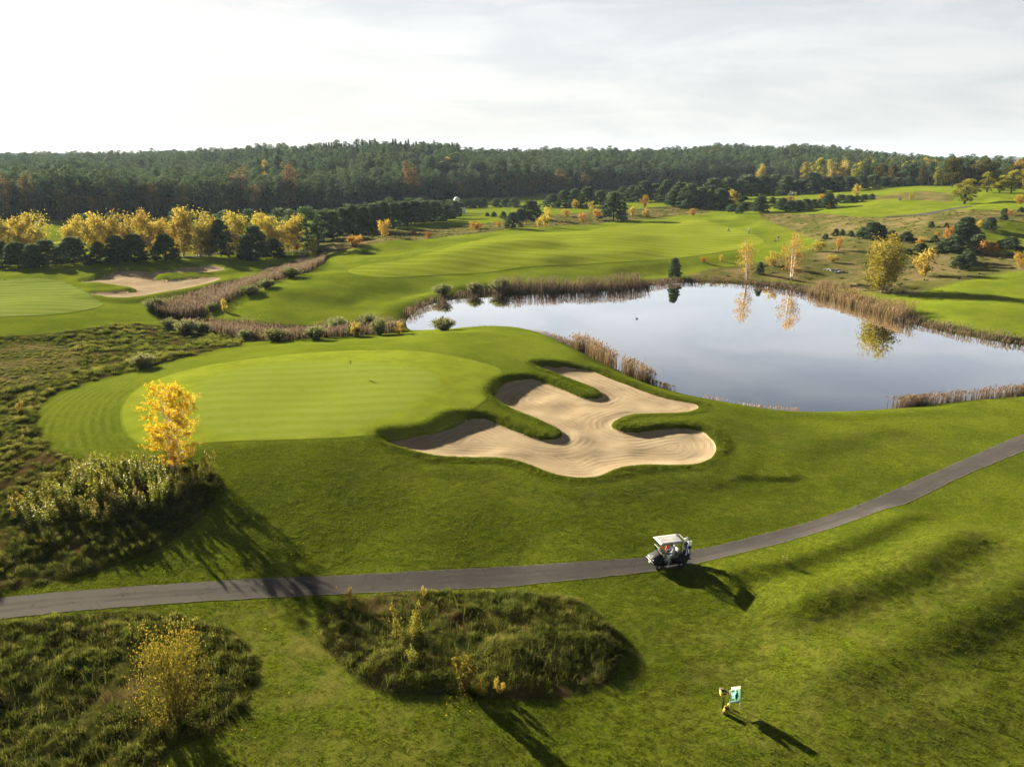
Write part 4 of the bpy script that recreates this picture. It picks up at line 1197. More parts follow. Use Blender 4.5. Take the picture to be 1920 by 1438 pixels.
# trees at the pond
K_SPARSE.pix(1403, 524, 452, 50, 'thin birch with a white trunk and few leaves at the far shore', None, .4)
K_SPARSE.pix(1485, 525, 439, 56, 'thin birch with two white trunks and a golden top by the pond', None, 1.2)
K_POND.pix(1650, 548, 444, 84, 'large golden green tree leaning over the right shore of the pond', None)
# willows along channel and shore
row(K_WILLOW, [(830,553,526,42),(890,549,522,34),(937,547,516,40),(832,620,588,50),(635,628,584,46),(690,624,576,46),(735,622,596,36),(592,636,603,42),(516,640,607,56),(462,638,610,36),(350,626,590,46),(318,620,590,36),(378,624,597,40),(290,581,551,42),(400,583,562,30),(470,553,528,44),(500,540,518,36),(546,520,495,40),(570,512,489,34),(586,502,477,28),(663,630,600,30),(712,628,588,34)],
    'grey green willow shrub', 'along reedy channel and pond', 'willow shrubs along channel and pond')
K_WILLOW.pix(268, 690, 655, 52, 'pale grey willow shrub alone in the rough beside the green', None)
for px, b, t, wd, lab in [(667,632,600,26,'yellow bush among the willows of the channel'),(748,626,602,24,'brown yellow bush at the left tip of the pond'),(420,585,560,16,'small yellow green bush at the end of the reeds')]:
    K_YELLOW.pix(px, b, t, wd, lab, None)

# ------------------------------------------------------------------ the forest
r5 = np.random.default_rng(55)
T_ = r5.uniform(-.72, .60, 600)
row_y = wood_edge(T_) + r5.uniform(0, 26, 600)
X_ = T_ * row_y
keep = []
for i in np.argsort(row_y - wood_edge(T_)):
    if all((X_[i] - X_[j]) ** 2 + (row_y[i] - row_y[j]) ** 2 > 3.2 ** 2 for j in keep):
        keep.append(i)
    if len(keep) >= 225: break
for i in keep:
    x, y = X_[i], row_y[i]
    t = x / y
    hh = np.interp(t, [-.72, -.4, -.1, .1, .4, .6], [17.5, 16.5, 15.5, 14, 11, 8.5]) * r5.uniform(.88, 1.12)
    K_PINE.put(x, y, float(HG(x, y)) - .1, hh, r5.uniform(4.2, 6), 'tall dark pine in the front rows of the forest', 'pines at the front of the forest')
row(K_SHADED, [(14,413,322,36),(58,413,326,40),(130,413,358,40),(180,412,370,30),(222,410,352,30),(290,408,350,34),(345,404,342,26),(452,398,314,56),(432,399,345,34),(480,398,345,30),(526,396,332,28),(548,396,306,46),(770,384,303,46),(868,372,338,20),(966,367,330,22),(1001,366,333,24),(1096,360,322,22),(1050,364,318,36)],
    'brownish thin birch', 'along the dark forest edge', 'thin birches at the forest edge')
row(K_SPRUCE, [(px, 300, 266 + random.uniform(-2, 9), 13) for px in np.arange(584, 864, 9.0)], 'pointed spruce', 'on the hilltop breaking the skyline', 'spruces on the hilltop') if False else None
for k_, px in enumerate(np.arange(584, 866, 4.8)):
    t = (px - 960) / 1560.; y = 640 + 70 * random.random(); x = t * y
    K_SPRUCE.put(x, y, float(HG(x, y)), random.uniform(14, 21), random.uniform(6.5, 8.5), 'pointed dark spruce on the hilltop that breaks the skyline', 'spruces on the hilltop')

def scatter(name, pts, rot, scl, kind, pools, label, cat):
    """one stuff object: a point cloud carrying instances of the trees already standing at the forest edge"""
    me = bpy.data.meshes.new(name)
    me.vertices.add(len(pts)); me.vertices.foreach_set('co', np.asarray(pts, np.float32).ravel())
    for nm, v in (('rot', rot), ('scl', scl)):
        a = me.attributes.new(nm, 'FLOAT', 'POINT'); a.data.foreach_set('value', np.asarray(v, np.float32))
    a = me.attributes.new('sort', 'INT', 'POINT'); a.data.foreach_set('value', np.asarray(kind, np.int32))
    o = bpy.data.objects.new(name, me); COL.objects.link(o)
    tag(o, label, cat, None, 'stuff')
    g = bpy.data.node_groups.new(name + '_nodes', 'GeometryNodeTree')
    g.interface.new_socket('Geometry', in_out='INPUT', socket_type='NodeSocketGeometry')
    g.interface.new_socket('Geometry', in_out='OUTPUT', socket_type='NodeSocketGeometry')
    gi, go = g.nodes.new('NodeGroupInput'), g.nodes.new('NodeGroupOutput')
    def attr(nm, ty):
        n = g.nodes.new('GeometryNodeInputNamedAttribute'); n.data_type = ty; n.inputs[0].default_value = nm; return n.outputs[0]
    comb = g.nodes.new('ShaderNodeCombineXYZ'); g.links.new(attr('rot', 'FLOAT'), comb.inputs[2])
    join = g.nodes.new('GeometryNodeJoinGeometry')
    for i, root in enumerate(pools):
        jj = g.nodes.new('GeometryNodeJoinGeometry')
        for ch in root.children:
            oi = g.nodes.new('GeometryNodeObjectInfo'); oi.transform_space = 'ORIGINAL'; oi.inputs[0].default_value = ch
            g.links.new(oi.outputs['Geometry'], jj.inputs[0])
        cmp_ = g.nodes.new('FunctionNodeCompare'); cmp_.data_type = 'INT'; cmp_.operation = 'EQUAL'
        ii = [s_ for s_ in cmp_.inputs if s_.type == 'INT']
        g.links.new(attr('sort', 'INT'), ii[0]); ii[1].default_value = i
        ip = g.nodes.new('GeometryNodeInstanceOnPoints')
        g.links.new(gi.outputs[0], ip.inputs['Points']); g.links.new(cmp_.outputs[0], ip.inputs['Selection'])
        g.links.new(jj.outputs[0], ip.inputs['Instance']); g.links.new(comb.outputs[0], ip.inputs['Rotation'])
        g.links.new(attr('scl', 'FLOAT'), ip.inputs['Scale'])
        g.links.new(ip.outputs[0], join.inputs[0])
    g.links.new(join.outputs[0], go.inputs[0])
    md = o.modifiers.new('trees', 'NODES'); md.node_group = g
    return o

pools = K_PINE.p + K_YPINE.p[:2] + [K_OAK.p[0], K_OLIVE.p[0], K_BIRCH.p[1]] + K_SPRUCE.p
ref = np.array([1.0] * 4 + [1.9, 1.9] + [1.15, 1.2, 1.25] + [.95, .95])
pts_, kd_, sc_ = [], [], []
for y0, y1, gap in ((0, 70, 4.6), (70, 260, 6.0), (260, 620, 8.5), (620, 1300, 15.0)):
    n = int(4.2e5 if y1 <= 70 else 0) or 0
    ts = []
    tgrid = np.arange(-.80, .80, .004)
    for t0 in tgrid:
        e = float(wood_edge(t0)) + 3
        a, b = e + y0, e + y1
        area = .004 * (b * b - a * a) / 2
        m = r5.poisson(area / (gap * gap))
        yy = np.sqrt(r5.uniform(a * a, b * b, m)); tt = t0 + r5.uniform(0, .004, m)
        ts.append(np.stack([tt * yy, yy], 1))
    p = np.concatenate(ts)
    u = r5.uniform(size=len(p)); dd = p[:, 1] - wood_edge(p[:, 0] / p[:, 1])
    mixed = sm(p[:, 0] / p[:, 1], .36, .46) * .8
    k = r5.integers(0, 4, len(p))
    k = np.where((dd < 22) & (u < .45), r5.integers(4, 6, len(p)), k)
    patch = fbm(p[:, 0], p[:, 1], 1 / 60., 77, 2)
    dec = (u > .955 - .03 * (p[:, 0] < -.25 * p[:, 1]) - .25 * np.maximum(0, patch - .1)) | (r5.uniform(size=len(p)) < mixed * .55)
    k = np.where(dec & (dd > 3), r5.choice([6, 7, 8], len(p), p=[.42, .50, .08]), k)
    s_ = ref[k] * r5.uniform(.72, 1.22, len(p)) * (1 + .35 * fbm(p[:, 0], p[:, 1], 1 / 45., 83, 2)) * np.interp(p[:, 0] / p[:, 1], [-.7, -.3, .1, .35, .46, .6], [1.02, 1.0, .92, .80, .74, .58]) * (1.0 + .0004 * np.maximum(0, p[:, 1] - 600))
    s_ = np.where((k == 4) | (k == 5), s_ * r5.uniform(.45, 1.0, len(p)), s_)
    pts_.append(p); kd_.append(k); sc_.append(s_)
FP = np.concatenate(pts_); FK = np.concatenate(kd_); FS = np.concatenate(sc_)
FZ = HG(FP[:, 0], FP[:, 1])
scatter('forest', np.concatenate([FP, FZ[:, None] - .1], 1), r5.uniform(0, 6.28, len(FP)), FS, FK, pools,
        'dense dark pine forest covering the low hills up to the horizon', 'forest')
print('forest trees', len(FP))
# ------------------------------------------------------------------ near trees and shrubs
nb = near_birch().make('birch_tree', 'bright golden young birch standing beside the putting green', 'birch tree', F_NEARB, W_BIRCH)
x, y, z, h, w_ = span(325, 886, 719, 104)
nb.location = (x, y, z - .1); nb.scale = (w_ / 4.0, w_ / 4.0, h / 7.35)
SH = [shoots(131 + i, 2.8, 1.15, [10, 12, 9, 11][i], 170, .066, .046, [.05, .20, .12, .07][i]) for i in range(4)]
K_SHOOT = Kind([s_.make('sapling_thicket', 'leafy sapling thicket', 'shrub', F_POPLAR, W_TWIG, crown='leaves', trunk='stems') for s_ in SH], 2.8, 3.0)
items = [(60, 955, 909, 80), (100, 945, 899, 90), (150, 935, 877, 90), (200, 925, 867, 90), (245, 915, 857, 80), (290, 905, 847, 70), (85, 975, 929, 70), (140, 968, 922, 80), (190, 965, 919, 80), (235, 958, 912, 76), (275, 945, 899, 76), (310, 935, 880, 60), (262, 895, 837, 70), (215, 900, 842, 70), (165, 905, 847, 60), (345, 915, 865, 60), (370, 905, 868, 50)]
items.sort()
for i, it in enumerate(items):
    tone = ['olive', 'white flecked', 'pale leaved', 'yellowing'][i % 4]
    K_SHOOT.pix(it[0], it[1], it[2], it[3], '%s sapling thicket, %sfrom left in the mass below the golden birch' % (tone, ordinal(i) if i else 'first '), 'sapling thickets beside the putting green')
K_YBUSH = Kind([bush(141, 3.2, 2.1, 7000, .042, .030, 24).make('yellow_bush', 'yellow bush', 'bush', F_BUSH, W_TWIG, crown='leaves', trunk='stems')], 3.2, 5.0)
K_YBUSH.pix(332, 1348, 1170, 185, 'big loose yellow leaved bush in the rough below the path', None)
K_YSAP = Kind([bush(151 + i, 1.6, .55, 900, .05, .036, 7).make('yellow_sapling', 'yellow sapling', 'sapling', [F_BIRCH, F_BUSH][i], W_TWIG, crown='leaves', trunk='stems') for i in range(2)], 1.6, 1.5)
for px, b, t, wd, lab in [(657,1142,1100,30,'golden sapling at the upper left corner of the oval rough patch'),(870,1292,1212,62,'yellow bush at the lower edge of the oval rough patch'),(795,1118,1096,16,'tiny yellow sapling on the path side of the oval rough patch'),(905,1300,1268,40,'low orange yellow sapling beside the yellow bush of the oval patch'),
                          (40,772,748,20,'small golden sapling at the dark left edge beside the putting green'),(79,1024,1003,26,'small yellow sapling alone in the dark rough at the left edge'),(205,935,898,40,'golden sapling in the middle of the white flecked thickets'),(110,905,880,36,'yellow sapling at the top of the white flecked thickets'),(935,1300,1268,30,'faint yellow sapling right of the yellow bush on the oval patch'),
                          (300,1372,1335,36,'low yellow sapling at the foot of the big yellow bush')]:
    K_YSAP.pix(px, b, t, wd, lab, 'yellow saplings in the rough')
K_GSAP = Kind([shoots(161, 2.0, .5, 5, 230, .05, .036, .08).make('green_sapling', 'green sapling', 'sapling', F_OLIVE, W_TWIG, crown='leaves', trunk='stems')], 2.0, 1.4)
K_GSAP.pix(764, 1195, 1125, 52, 'fresh green sapling in the upper half of the oval rough patch', None)
K_DSAP = Kind([shoots(163, 2.0, .35, 4, 170, .05, .03, .05).make('dark_sapling', 'dark sapling', 'sapling', F_POPLAR, W_TWIG, crown='leaves', trunk='stems')], 2.0, 1.0)
K_DSAP.pix(391, 895, 834, 26, 'slim dark green sapling right of the golden birch', None)
K_DSAP.pix(300, 960, 880, 26, 'pale leaved upright sapling at the right end of the thickets', None)
K_DSAP.pix(777, 1245, 1205, 26, 'grey white leaved sapling in the middle of the oval rough patch', None)
K_DSAP.pix(48, 815, 798, 16, 'dry pale little sapling in the dark rough left of the green', None)
K_DSAP.pix(1470, 1056, 1036, 16, 'small dry weed beside the path right of the golf cart', None)

# ------------------------------------------------------------------ stuff: reeds, tussocks, turf
r6 = np.random.default_rng(66)
def stuff(name, V, F, T, mat, label, cat):
    o = mesh_obj(name, V, F, mat, attrs={'tint': np.clip(T, 0, 1)})
    return tag(o, label, cat, None, 'stuff')
def reed_bed(poly, dens, hmin, hmax, mat, label, width=.045, inset=0., zmin=WATER_Z - .1, gapk=.35):
    p = in_poly(poly, dens * .7, r6, inset)
    g = fbm(p[:, 0], p[:, 1], 1 / 2.2, 91, 2)
    p = p[g > -gapk + .25 * r6.uniform(-1, 1, len(p))]
    g = fbm(p[:, 0], p[:, 1], 1 / 3.5, 95, 2)
    z = np.maximum(HG(p[:, 0], p[:, 1]), zmin - .3) - .05
    n = len(p)
    hh = (hmin + (hmax - hmin) * np.clip(.5 + g * .7 + r6.normal(0, .18, n), 0, 1.1))
    lean = r6.normal(0, .16, (n, 2)) * hh[:, None] + np.array([.07, -.05]) * hh[:, None]
    V, F, T = blades(np.concatenate([p, z[:, None]], 1), hh, width, lean, r6, np.clip(.85 + r6.normal(0, .16, n), .3, 1.1), .5, 3)
    # plumes
    tip = np.concatenate([p + lean, (z + hh * .92)[:, None]], 1)[r6.uniform(size=n) < .8]
    pv, pf = leaves(tip, .17, .05, r6, unit(np.array([.3, -.2, 1.0])), .7)
    V2 = np.concatenate([V, pv]); T2 = np.concatenate([T, np.repeat(np.clip(.8 + r6.normal(0, .15, len(tip)), 0, 1), 4)])
    return stuff('reed_bed', V2, np.concatenate([F, pf + len(V)]), T2, mat, label, 'reeds')
def band(pp, w_in, w_out, z=None, hf=H0):
    """a strip along a traced line, w_in to its left and w_out to its right, in metres"""
    pp = chaikin(np.array(pp, float), 2, False)
    if z is None: x, y = hit(pp[:, 0], pp[:, 1], hf)
    else: x, y = on_level(pp[:, 0], pp[:, 1], z)
    p = np.stack([x, y], 1)
    d = unit(np.gradient(p, axis=0)); nrm = np.stack([-d[:, 1], d[:, 0]], 1)
    return np.concatenate([p + nrm * w_in, (p - nrm * w_out)[::-1]])
reed_bed(trace([(604,484),(612,492),(580,510),(520,536),(440,562),(380,584),(300,588),(284,580),(330,564),(420,540),(500,512),(560,492)], 2), 26, 1.5, 2.4, F_REED, 'brown pink reeds filling the upper arm of the channel')
reed_bed(trace([(330,606),(400,592),(450,601),(520,610),(600,611),(700,606),(750,612),(760,620),(700,630),(600,638),(500,642),(430,634),(370,622)], 2), 22, 1.1, 2.0, F_REED, 'brown pink reeds along the lower arm of the channel')
reed_bed(band([(770,596),(800,574),(860,558),(940,551)], 1.6, 1.2, WATER_Z), 14, .7, 1.3, F_REED, 'short brown reeds at the left tip of the pond')
reed_bed(band([(935,552),(1000,550),(1080,549),(1150,546),(1215,539)], 3.4, 1.2, WATER_Z), 26, 1.7, 2.7, F_REED, 'tall reddish brown reeds on the far shore of the pond')
reed_bed(band([(1205,540),(1260,531),(1330,529),(1420,534),(1480,543),(1530,554)], 1.6, .8, WATER_Z), 24, .7, 1.5, F_REED, 'low brown reeds under the thin birches on the far shore')
reed_bed(band([(1520,552),(1560,561),(1620,580),(1690,602)], 2.8, 1.2, WATER_Z), 30, 1.4, 2.3, F_REEDY, 'pale straw coloured reeds on the right shore of the pond')
reed_bed(band([(1680,600),(1740,613),(1800,626),(1870,639),(1960,655),(2100,673)], 1.7, .9, WATER_Z), 26, .7, 1.3, F_REED, 'short brown reeds edging the right shore of the pond')
reed_bed(band([(1215,722),(1180,706),(1150,690),(1115,672),(1085,655)], 1.3, 1.3, WATER_Z), 60, 1.5, 2.7, F_REEDY, 'rusty reeds standing in the water right of the near bunker', .03, gapk=.12)
reed_bed(band([(1090,658),(1050,640),(1000,626),(940,622),(890,622)], .9, 1.2, WATER_Z), 40, .6, 1.3, F_REED, 'low dark reeds on the near shore behind the green', .03)
reed_bed(band([(1262,735),(1230,724),(1205,716)], .7, .6, WATER_Z), 40, .5, .9, F_REEDY, 'sparse short reeds at the water edge below the rusty reeds', .025)
reed_bed(band([(1990,741),(1920,745),(1800,755),(1740,760),(1678,767)], 1.2, 1.3, WATER_Z), 90, .8, 1.5, F_REED, 'pale purple brown reeds on the near shore at the right', .028)
reed_bed(band([(1500,769),(1440,764),(1380,754),(1320,745)], .5, .3, WATER_Z), 30, .2, .5, F_REEDY, 'thin pale grass fringe along the near shore of the pond', .02)

def tussocks(poly, dens, r, size=(.45, .95), nb=(75, 105), width=.015, dry=.25, keep=None):
    p = in_poly(poly, dens, r, .15, keep)
    g = fbm(p[:, 0], p[:, 1], 1 / 2.6, 101, 2)
    p = p[g + r.normal(0, .2, len(p)) > -.40]
    g = fbm(p[:, 0], p[:, 1], 1 / 3.6, 111, 2)
    n = len(p)
    s = r.uniform(*size, n) * (1 + .7 * g)
    m = (1.7 * r.integers(nb[0], nb[1], n) * (s / size[1]) ** 1.3).astype(int) + 8
    idx = np.repeat(np.arange(n), m)
    k = len(idx)
    a = r.uniform(0, 6.28, k); q = np.sqrt(r.uniform(0, 1, k))
    S = s[idx]
    rad = np.stack([np.cos(a), np.sin(a)], 1)
    base = p[idx] + rad * (q * S * .50)[:, None]
    comb = np.stack([np.cos(4.9 + 1.6 * g), np.sin(4.9 + 1.6 * g)], 1)[idx]      # each tussock is combed its own way, mostly downhill
    lean = rad * (S * q * r.uniform(.12, .34, k))[:, None] + comb * (S * r.uniform(.08, .30, k))[:, None] + r.normal(0, .04, (k, 2))
    dome = S * .34 * (1 - q * q)
    hh = .06 + dome + S * r.uniform(.0, .14, k)
    z = HG(base[:, 0], base[:, 1]) - .03
    tone = .52 + .40 * fbm(p[:, 0], p[:, 1], 1 / 5., 117, 2) + r.normal(0, .16, n)
    tone = np.where(r.uniform(size=n) < dry * np.clip(.6 + 1.6 * fbm(p[:, 0], p[:, 1], 1 / 5., 131, 2), 0, 2), tone + .34, tone)
    t0 = np.clip(tone[idx] + r.normal(0, .13, k), .1, 1.0)
    return blades(np.concatenate([base, z[:, None]], 1), hh, width, lean, r, t0, .9, 2)
def straggle(poly, dens, r, keep):
    p = in_poly(poly, dens, r, .2, keep); n = len(p)
    h = r.uniform(.35, .75, n); z = HG(p[:, 0], p[:, 1])
    return blades(np.concatenate([p, z[:, None]], 1), h, .010, r.normal(0, .22, (n, 2)) + np.array([.12, -.10]), r, np.clip(.75 + r.normal(0, .2, n), .2, 1), .8, 3)
def joined(*parts):
    n = 0; Vs, Fs, Ts = [], [], []
    for V, F, T in parts: Vs.append(V); Fs.append(F + n); Ts.append(T); n += len(V)
    return np.concatenate(Vs), np.concatenate(Fs), np.concatenate(Ts)
vis = lambda p: visible(p[:, 0], p[:, 1], .05)
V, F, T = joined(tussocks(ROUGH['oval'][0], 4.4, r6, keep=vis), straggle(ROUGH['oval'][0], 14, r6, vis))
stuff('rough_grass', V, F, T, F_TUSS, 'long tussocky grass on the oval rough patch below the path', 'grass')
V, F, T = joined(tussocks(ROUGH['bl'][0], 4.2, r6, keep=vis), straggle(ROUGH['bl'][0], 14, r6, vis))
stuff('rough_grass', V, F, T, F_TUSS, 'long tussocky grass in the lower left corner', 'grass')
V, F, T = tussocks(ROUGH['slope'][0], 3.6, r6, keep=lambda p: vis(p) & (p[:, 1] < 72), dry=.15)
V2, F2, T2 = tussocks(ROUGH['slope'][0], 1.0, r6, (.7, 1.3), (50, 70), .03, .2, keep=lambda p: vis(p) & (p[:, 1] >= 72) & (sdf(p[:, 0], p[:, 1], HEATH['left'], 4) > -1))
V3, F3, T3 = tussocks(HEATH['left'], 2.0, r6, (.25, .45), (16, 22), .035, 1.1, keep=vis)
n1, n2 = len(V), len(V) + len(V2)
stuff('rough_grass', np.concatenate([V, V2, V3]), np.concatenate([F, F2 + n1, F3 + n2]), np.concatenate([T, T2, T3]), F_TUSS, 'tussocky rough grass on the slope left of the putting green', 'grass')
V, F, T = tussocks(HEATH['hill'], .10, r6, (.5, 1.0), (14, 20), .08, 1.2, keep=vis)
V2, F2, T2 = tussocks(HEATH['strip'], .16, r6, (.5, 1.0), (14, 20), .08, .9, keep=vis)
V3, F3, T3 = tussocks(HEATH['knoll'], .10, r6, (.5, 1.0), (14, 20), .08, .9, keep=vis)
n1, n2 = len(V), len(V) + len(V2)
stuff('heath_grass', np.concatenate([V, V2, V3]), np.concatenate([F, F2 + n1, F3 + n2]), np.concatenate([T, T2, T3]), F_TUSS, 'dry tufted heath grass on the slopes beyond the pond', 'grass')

# short turf on the mown slopes close to the camera
def turf_blades(n, r):
    y = np.sqrt(r.uniform(26.0 ** 2, 74.0 ** 2, n * 2)); t = r.uniform(-.80, .80, n * 2); x = t * y
    keep = r.uniform(size=n * 2) < np.clip(44.0 / y, .0, 1.0) ** 1.2
    x, y = x[keep], y[keep]
    cl = fbm(x, y, 3.2, 301, 3)
    k = cl + r.normal(0, .12, len(x)) > -.08
    x, y, cl = x[k], y[k], cl[k]
    ok = np.ones(len(x), bool)
    for pl, mg in ((PATH, -.03), (SAND_NEAR, .02), (APRON, .05), (POND, .1)):
        ok &= sdf(x, y, pl, 3.0) > mg
    for nm in ('oval', 'bl', 'slope'):
        ok &= sdf(x, y, ROUGH[nm][0], 3.0) > -.4
    x, y, cl = x[ok], y[ok], cl[ok]
    m = len(x)
    h = (.045 + .05 * np.clip(cl + .3, 0, 1)) * r.uniform(.7, 1.3, m)
    z = HG(x, y) - .005
    a = r.uniform(0, 6.28, m)
    ln = h[:, None] * (r.normal(0, .45, (m, 2)) + np.array([.35, -.35]))
    wv = r.uniform(.010, .020, m)
    s_ = np.stack([np.cos(a), np.sin(a)], 1) * wv[:, None]
    p = np.stack([x, y], 1)
    V = np.stack([np.concatenate([p - s_, z[:, None]], 1), np.concatenate([p + s_, z[:, None]], 1), np.concatenate([p + ln, (z + h)[:, None]], 1)], 1)
    big = fbm(x, y, 1 / 6., 311, 3)
    t0 = np.clip(.5 + .45 * big + .5 * cl + r.normal(0, .12, m), 0, 1)
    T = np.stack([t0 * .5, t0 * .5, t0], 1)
    return V.reshape(-1, 3), np.arange(3 * m).reshape(m, 3), T.ravel()
F_TURF = foliage('short_turf_blades', [(0, (.045, .062, .005)), (.45, (.108, .136, .009)), (.8, (.160, .174, .018)), (1, (.22, .205, .038))], .5, .0, .0)
def lip_blades(poly, n, r, reach, hs, zf=HG):
    lo, hi = poly.min(0) - reach, poly.max(0) + reach
    p = lo + r.uniform(size=(n, 2)) * (hi - lo)
    s = sdf(p[:, 0], p[:, 1], poly, 3.0)
    p = p[(s > .01) & (s < reach * r.uniform(.2, 1, n))]; m = len(p)
    z = HG(p[:, 0], p[:, 1]); g = fbm(p[:, 0], p[:, 1], 2.5, 321, 3)
    h = hs * (.7 + .8 * np.clip(g + .2, 0, 1)) * r.uniform(.6, 1.3, m)
    ln = h[:, None] * (r.normal(0, .5, (m, 2)) + np.array([.3, -.5]))
    a = r.uniform(0, 6.28, m); wv = r.uniform(.010, .020, m)
    s_ = np.stack([np.cos(a), np.sin(a)], 1) * wv[:, None]
    V = np.stack([np.concatenate([p - s_, z[:, None] - .01], 1), np.concatenate([p + s_, z[:, None] - .01], 1), np.concatenate([p + ln, (z + h)[:, None]], 1)], 1)
    t0 = np.clip(.45 + .55 * g + r.normal(0, .14, m), 0, 1)
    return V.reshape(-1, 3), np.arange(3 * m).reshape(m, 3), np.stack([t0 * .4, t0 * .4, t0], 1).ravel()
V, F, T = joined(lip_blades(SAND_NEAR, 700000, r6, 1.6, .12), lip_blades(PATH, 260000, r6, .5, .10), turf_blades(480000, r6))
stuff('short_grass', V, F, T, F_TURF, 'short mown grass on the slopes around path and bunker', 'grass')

# fallen leaves
lp = []
for px, py, n, sx in ((330, 900, 160, 2.0), (360, 915, 50, 2.2), (332, 1350, 140, 1.6), (870, 1300, 60, .9), (620, 1095, 30, 5.0)):
    x, y, z = at(px, py); lp.append(np.stack([x + r6.normal(0, sx, n), y + r6.normal(0, sx * .8, n)], 1))
lp = np.concatenate(lp)
V, F = leaves(np.concatenate([lp, (HG(lp[:, 0], lp[:, 1]) + .06)[:, None]], 1), .03, .024, r6)
stuff('fallen_leaves', V, F, np.repeat(r6.uniform(.2, 1, len(lp)), 4), F_NEARB, 'scattered yellow leaves fallen on grass and path', 'fallen leaves')
# ------------------------------------------------------------------ made things
C_BLACK = plain('black_paint', (.010, .010, .012), .6, .15)
C_RUBBER = plain('tyre_rubber', (.018, .018, .018), .8, .2)
C_WHITE = plain('white_plastic', (.34, .34, .33), .45, .4, noise=2.0)
C_TRIM = plain('pale_trim', (.20, .195, .17), .4, .4)
C_SEAT = plain('grey_vinyl', (.13, .13, .12), .6, .3)
C_STEEL = plain('bare_metal', (.55, .55, .55), .35, .5, .8)
C_RIM = plain('grey_hub', (.42, .44, .45), .45, .4)
C_NAVY = plain('navy_nylon', (.018, .028, .075), .7, .2)
C_NYLON = plain('dark_nylon', (.015, .015, .017), .7, .2)
C_BAGW = plain('white_nylon', (.34, .35, .37), .65, .2)
C_YELL = plain('yellow_plastic', (.60, .48, .06), .5, .4)
C_OCHRE = plain('weathered_yellow_plastic', (.34, .27, .05), .6, .3, noise=6.0)
C_BROWN = plain('brown_rust', (.10, .07, .05), .8, .2, noise=5.0)
C_TEAL = plain('pale_teal_print', (.42, .66, .60), .5, .3)
C_DTEAL = plain('dark_teal_print', (.015, .11, .11), .5, .3)
C_GREYPR = plain('grey_print', (.40, .42, .44), .5, .3)
C_CREAM = plain('cream_post', (.55, .52, .38), .6, .3)
C_WALL = plain('white_render', (.78, .80, .84), .85, .2, noise=1.0)
C_ROOF = plain('dark_slate', (.035, .040, .042), .8, .2, noise=1.5)
C_WOOD = plain('dark_timber', (.055, .045, .035), .85, .2, noise=2.0)
C_STONE = plain('grey_boulder', (.24, .23, .21), .9, .2, noise=1.2)
C_SKIN = plain('skin', (.52, .32, .23), .55, .3)
C_HAIRB = plain('brown_hair', (.05, .032, .02), .7, .2)
C_CAPW = plain('white_cap', (.34, .34, .33), .7, .2)
def glass():
    m, w = new_mat('tinted_windscreen')
    a = w.n('ShaderNodeBsdfTransparent', {0: (.72, .76, .70, 1)}).outputs[0]
    b = w.n('ShaderNodeBsdfGlossy', {'Color': (1, 1, 1, 1), 'Roughness': .05}).outputs[0]
    finish(w, w.n('ShaderNodeMixShader', {0: .10, 1: a, 2: b}).outputs[0]); return m
C_GLASS = glass()
def sheeting(name, col, tr):
    m, w = new_mat(name)
    a = w.n('ShaderNodeBsdfDiffuse', {0: (*col, 1)}).outputs[0]
    b = w.n('ShaderNodeBsdfTranslucent', {0: (*col, 1)}).outputs[0]
    finish(w, w.n('ShaderNodeMixShader', {0: tr, 1: a, 2: b}).outputs[0]); return m
C_LITW = sheeting('white_acrylic', (.85, .85, .76), .55)
C_LITT = sheeting('pale_teal_acrylic', (.50, .74, .66), .55)

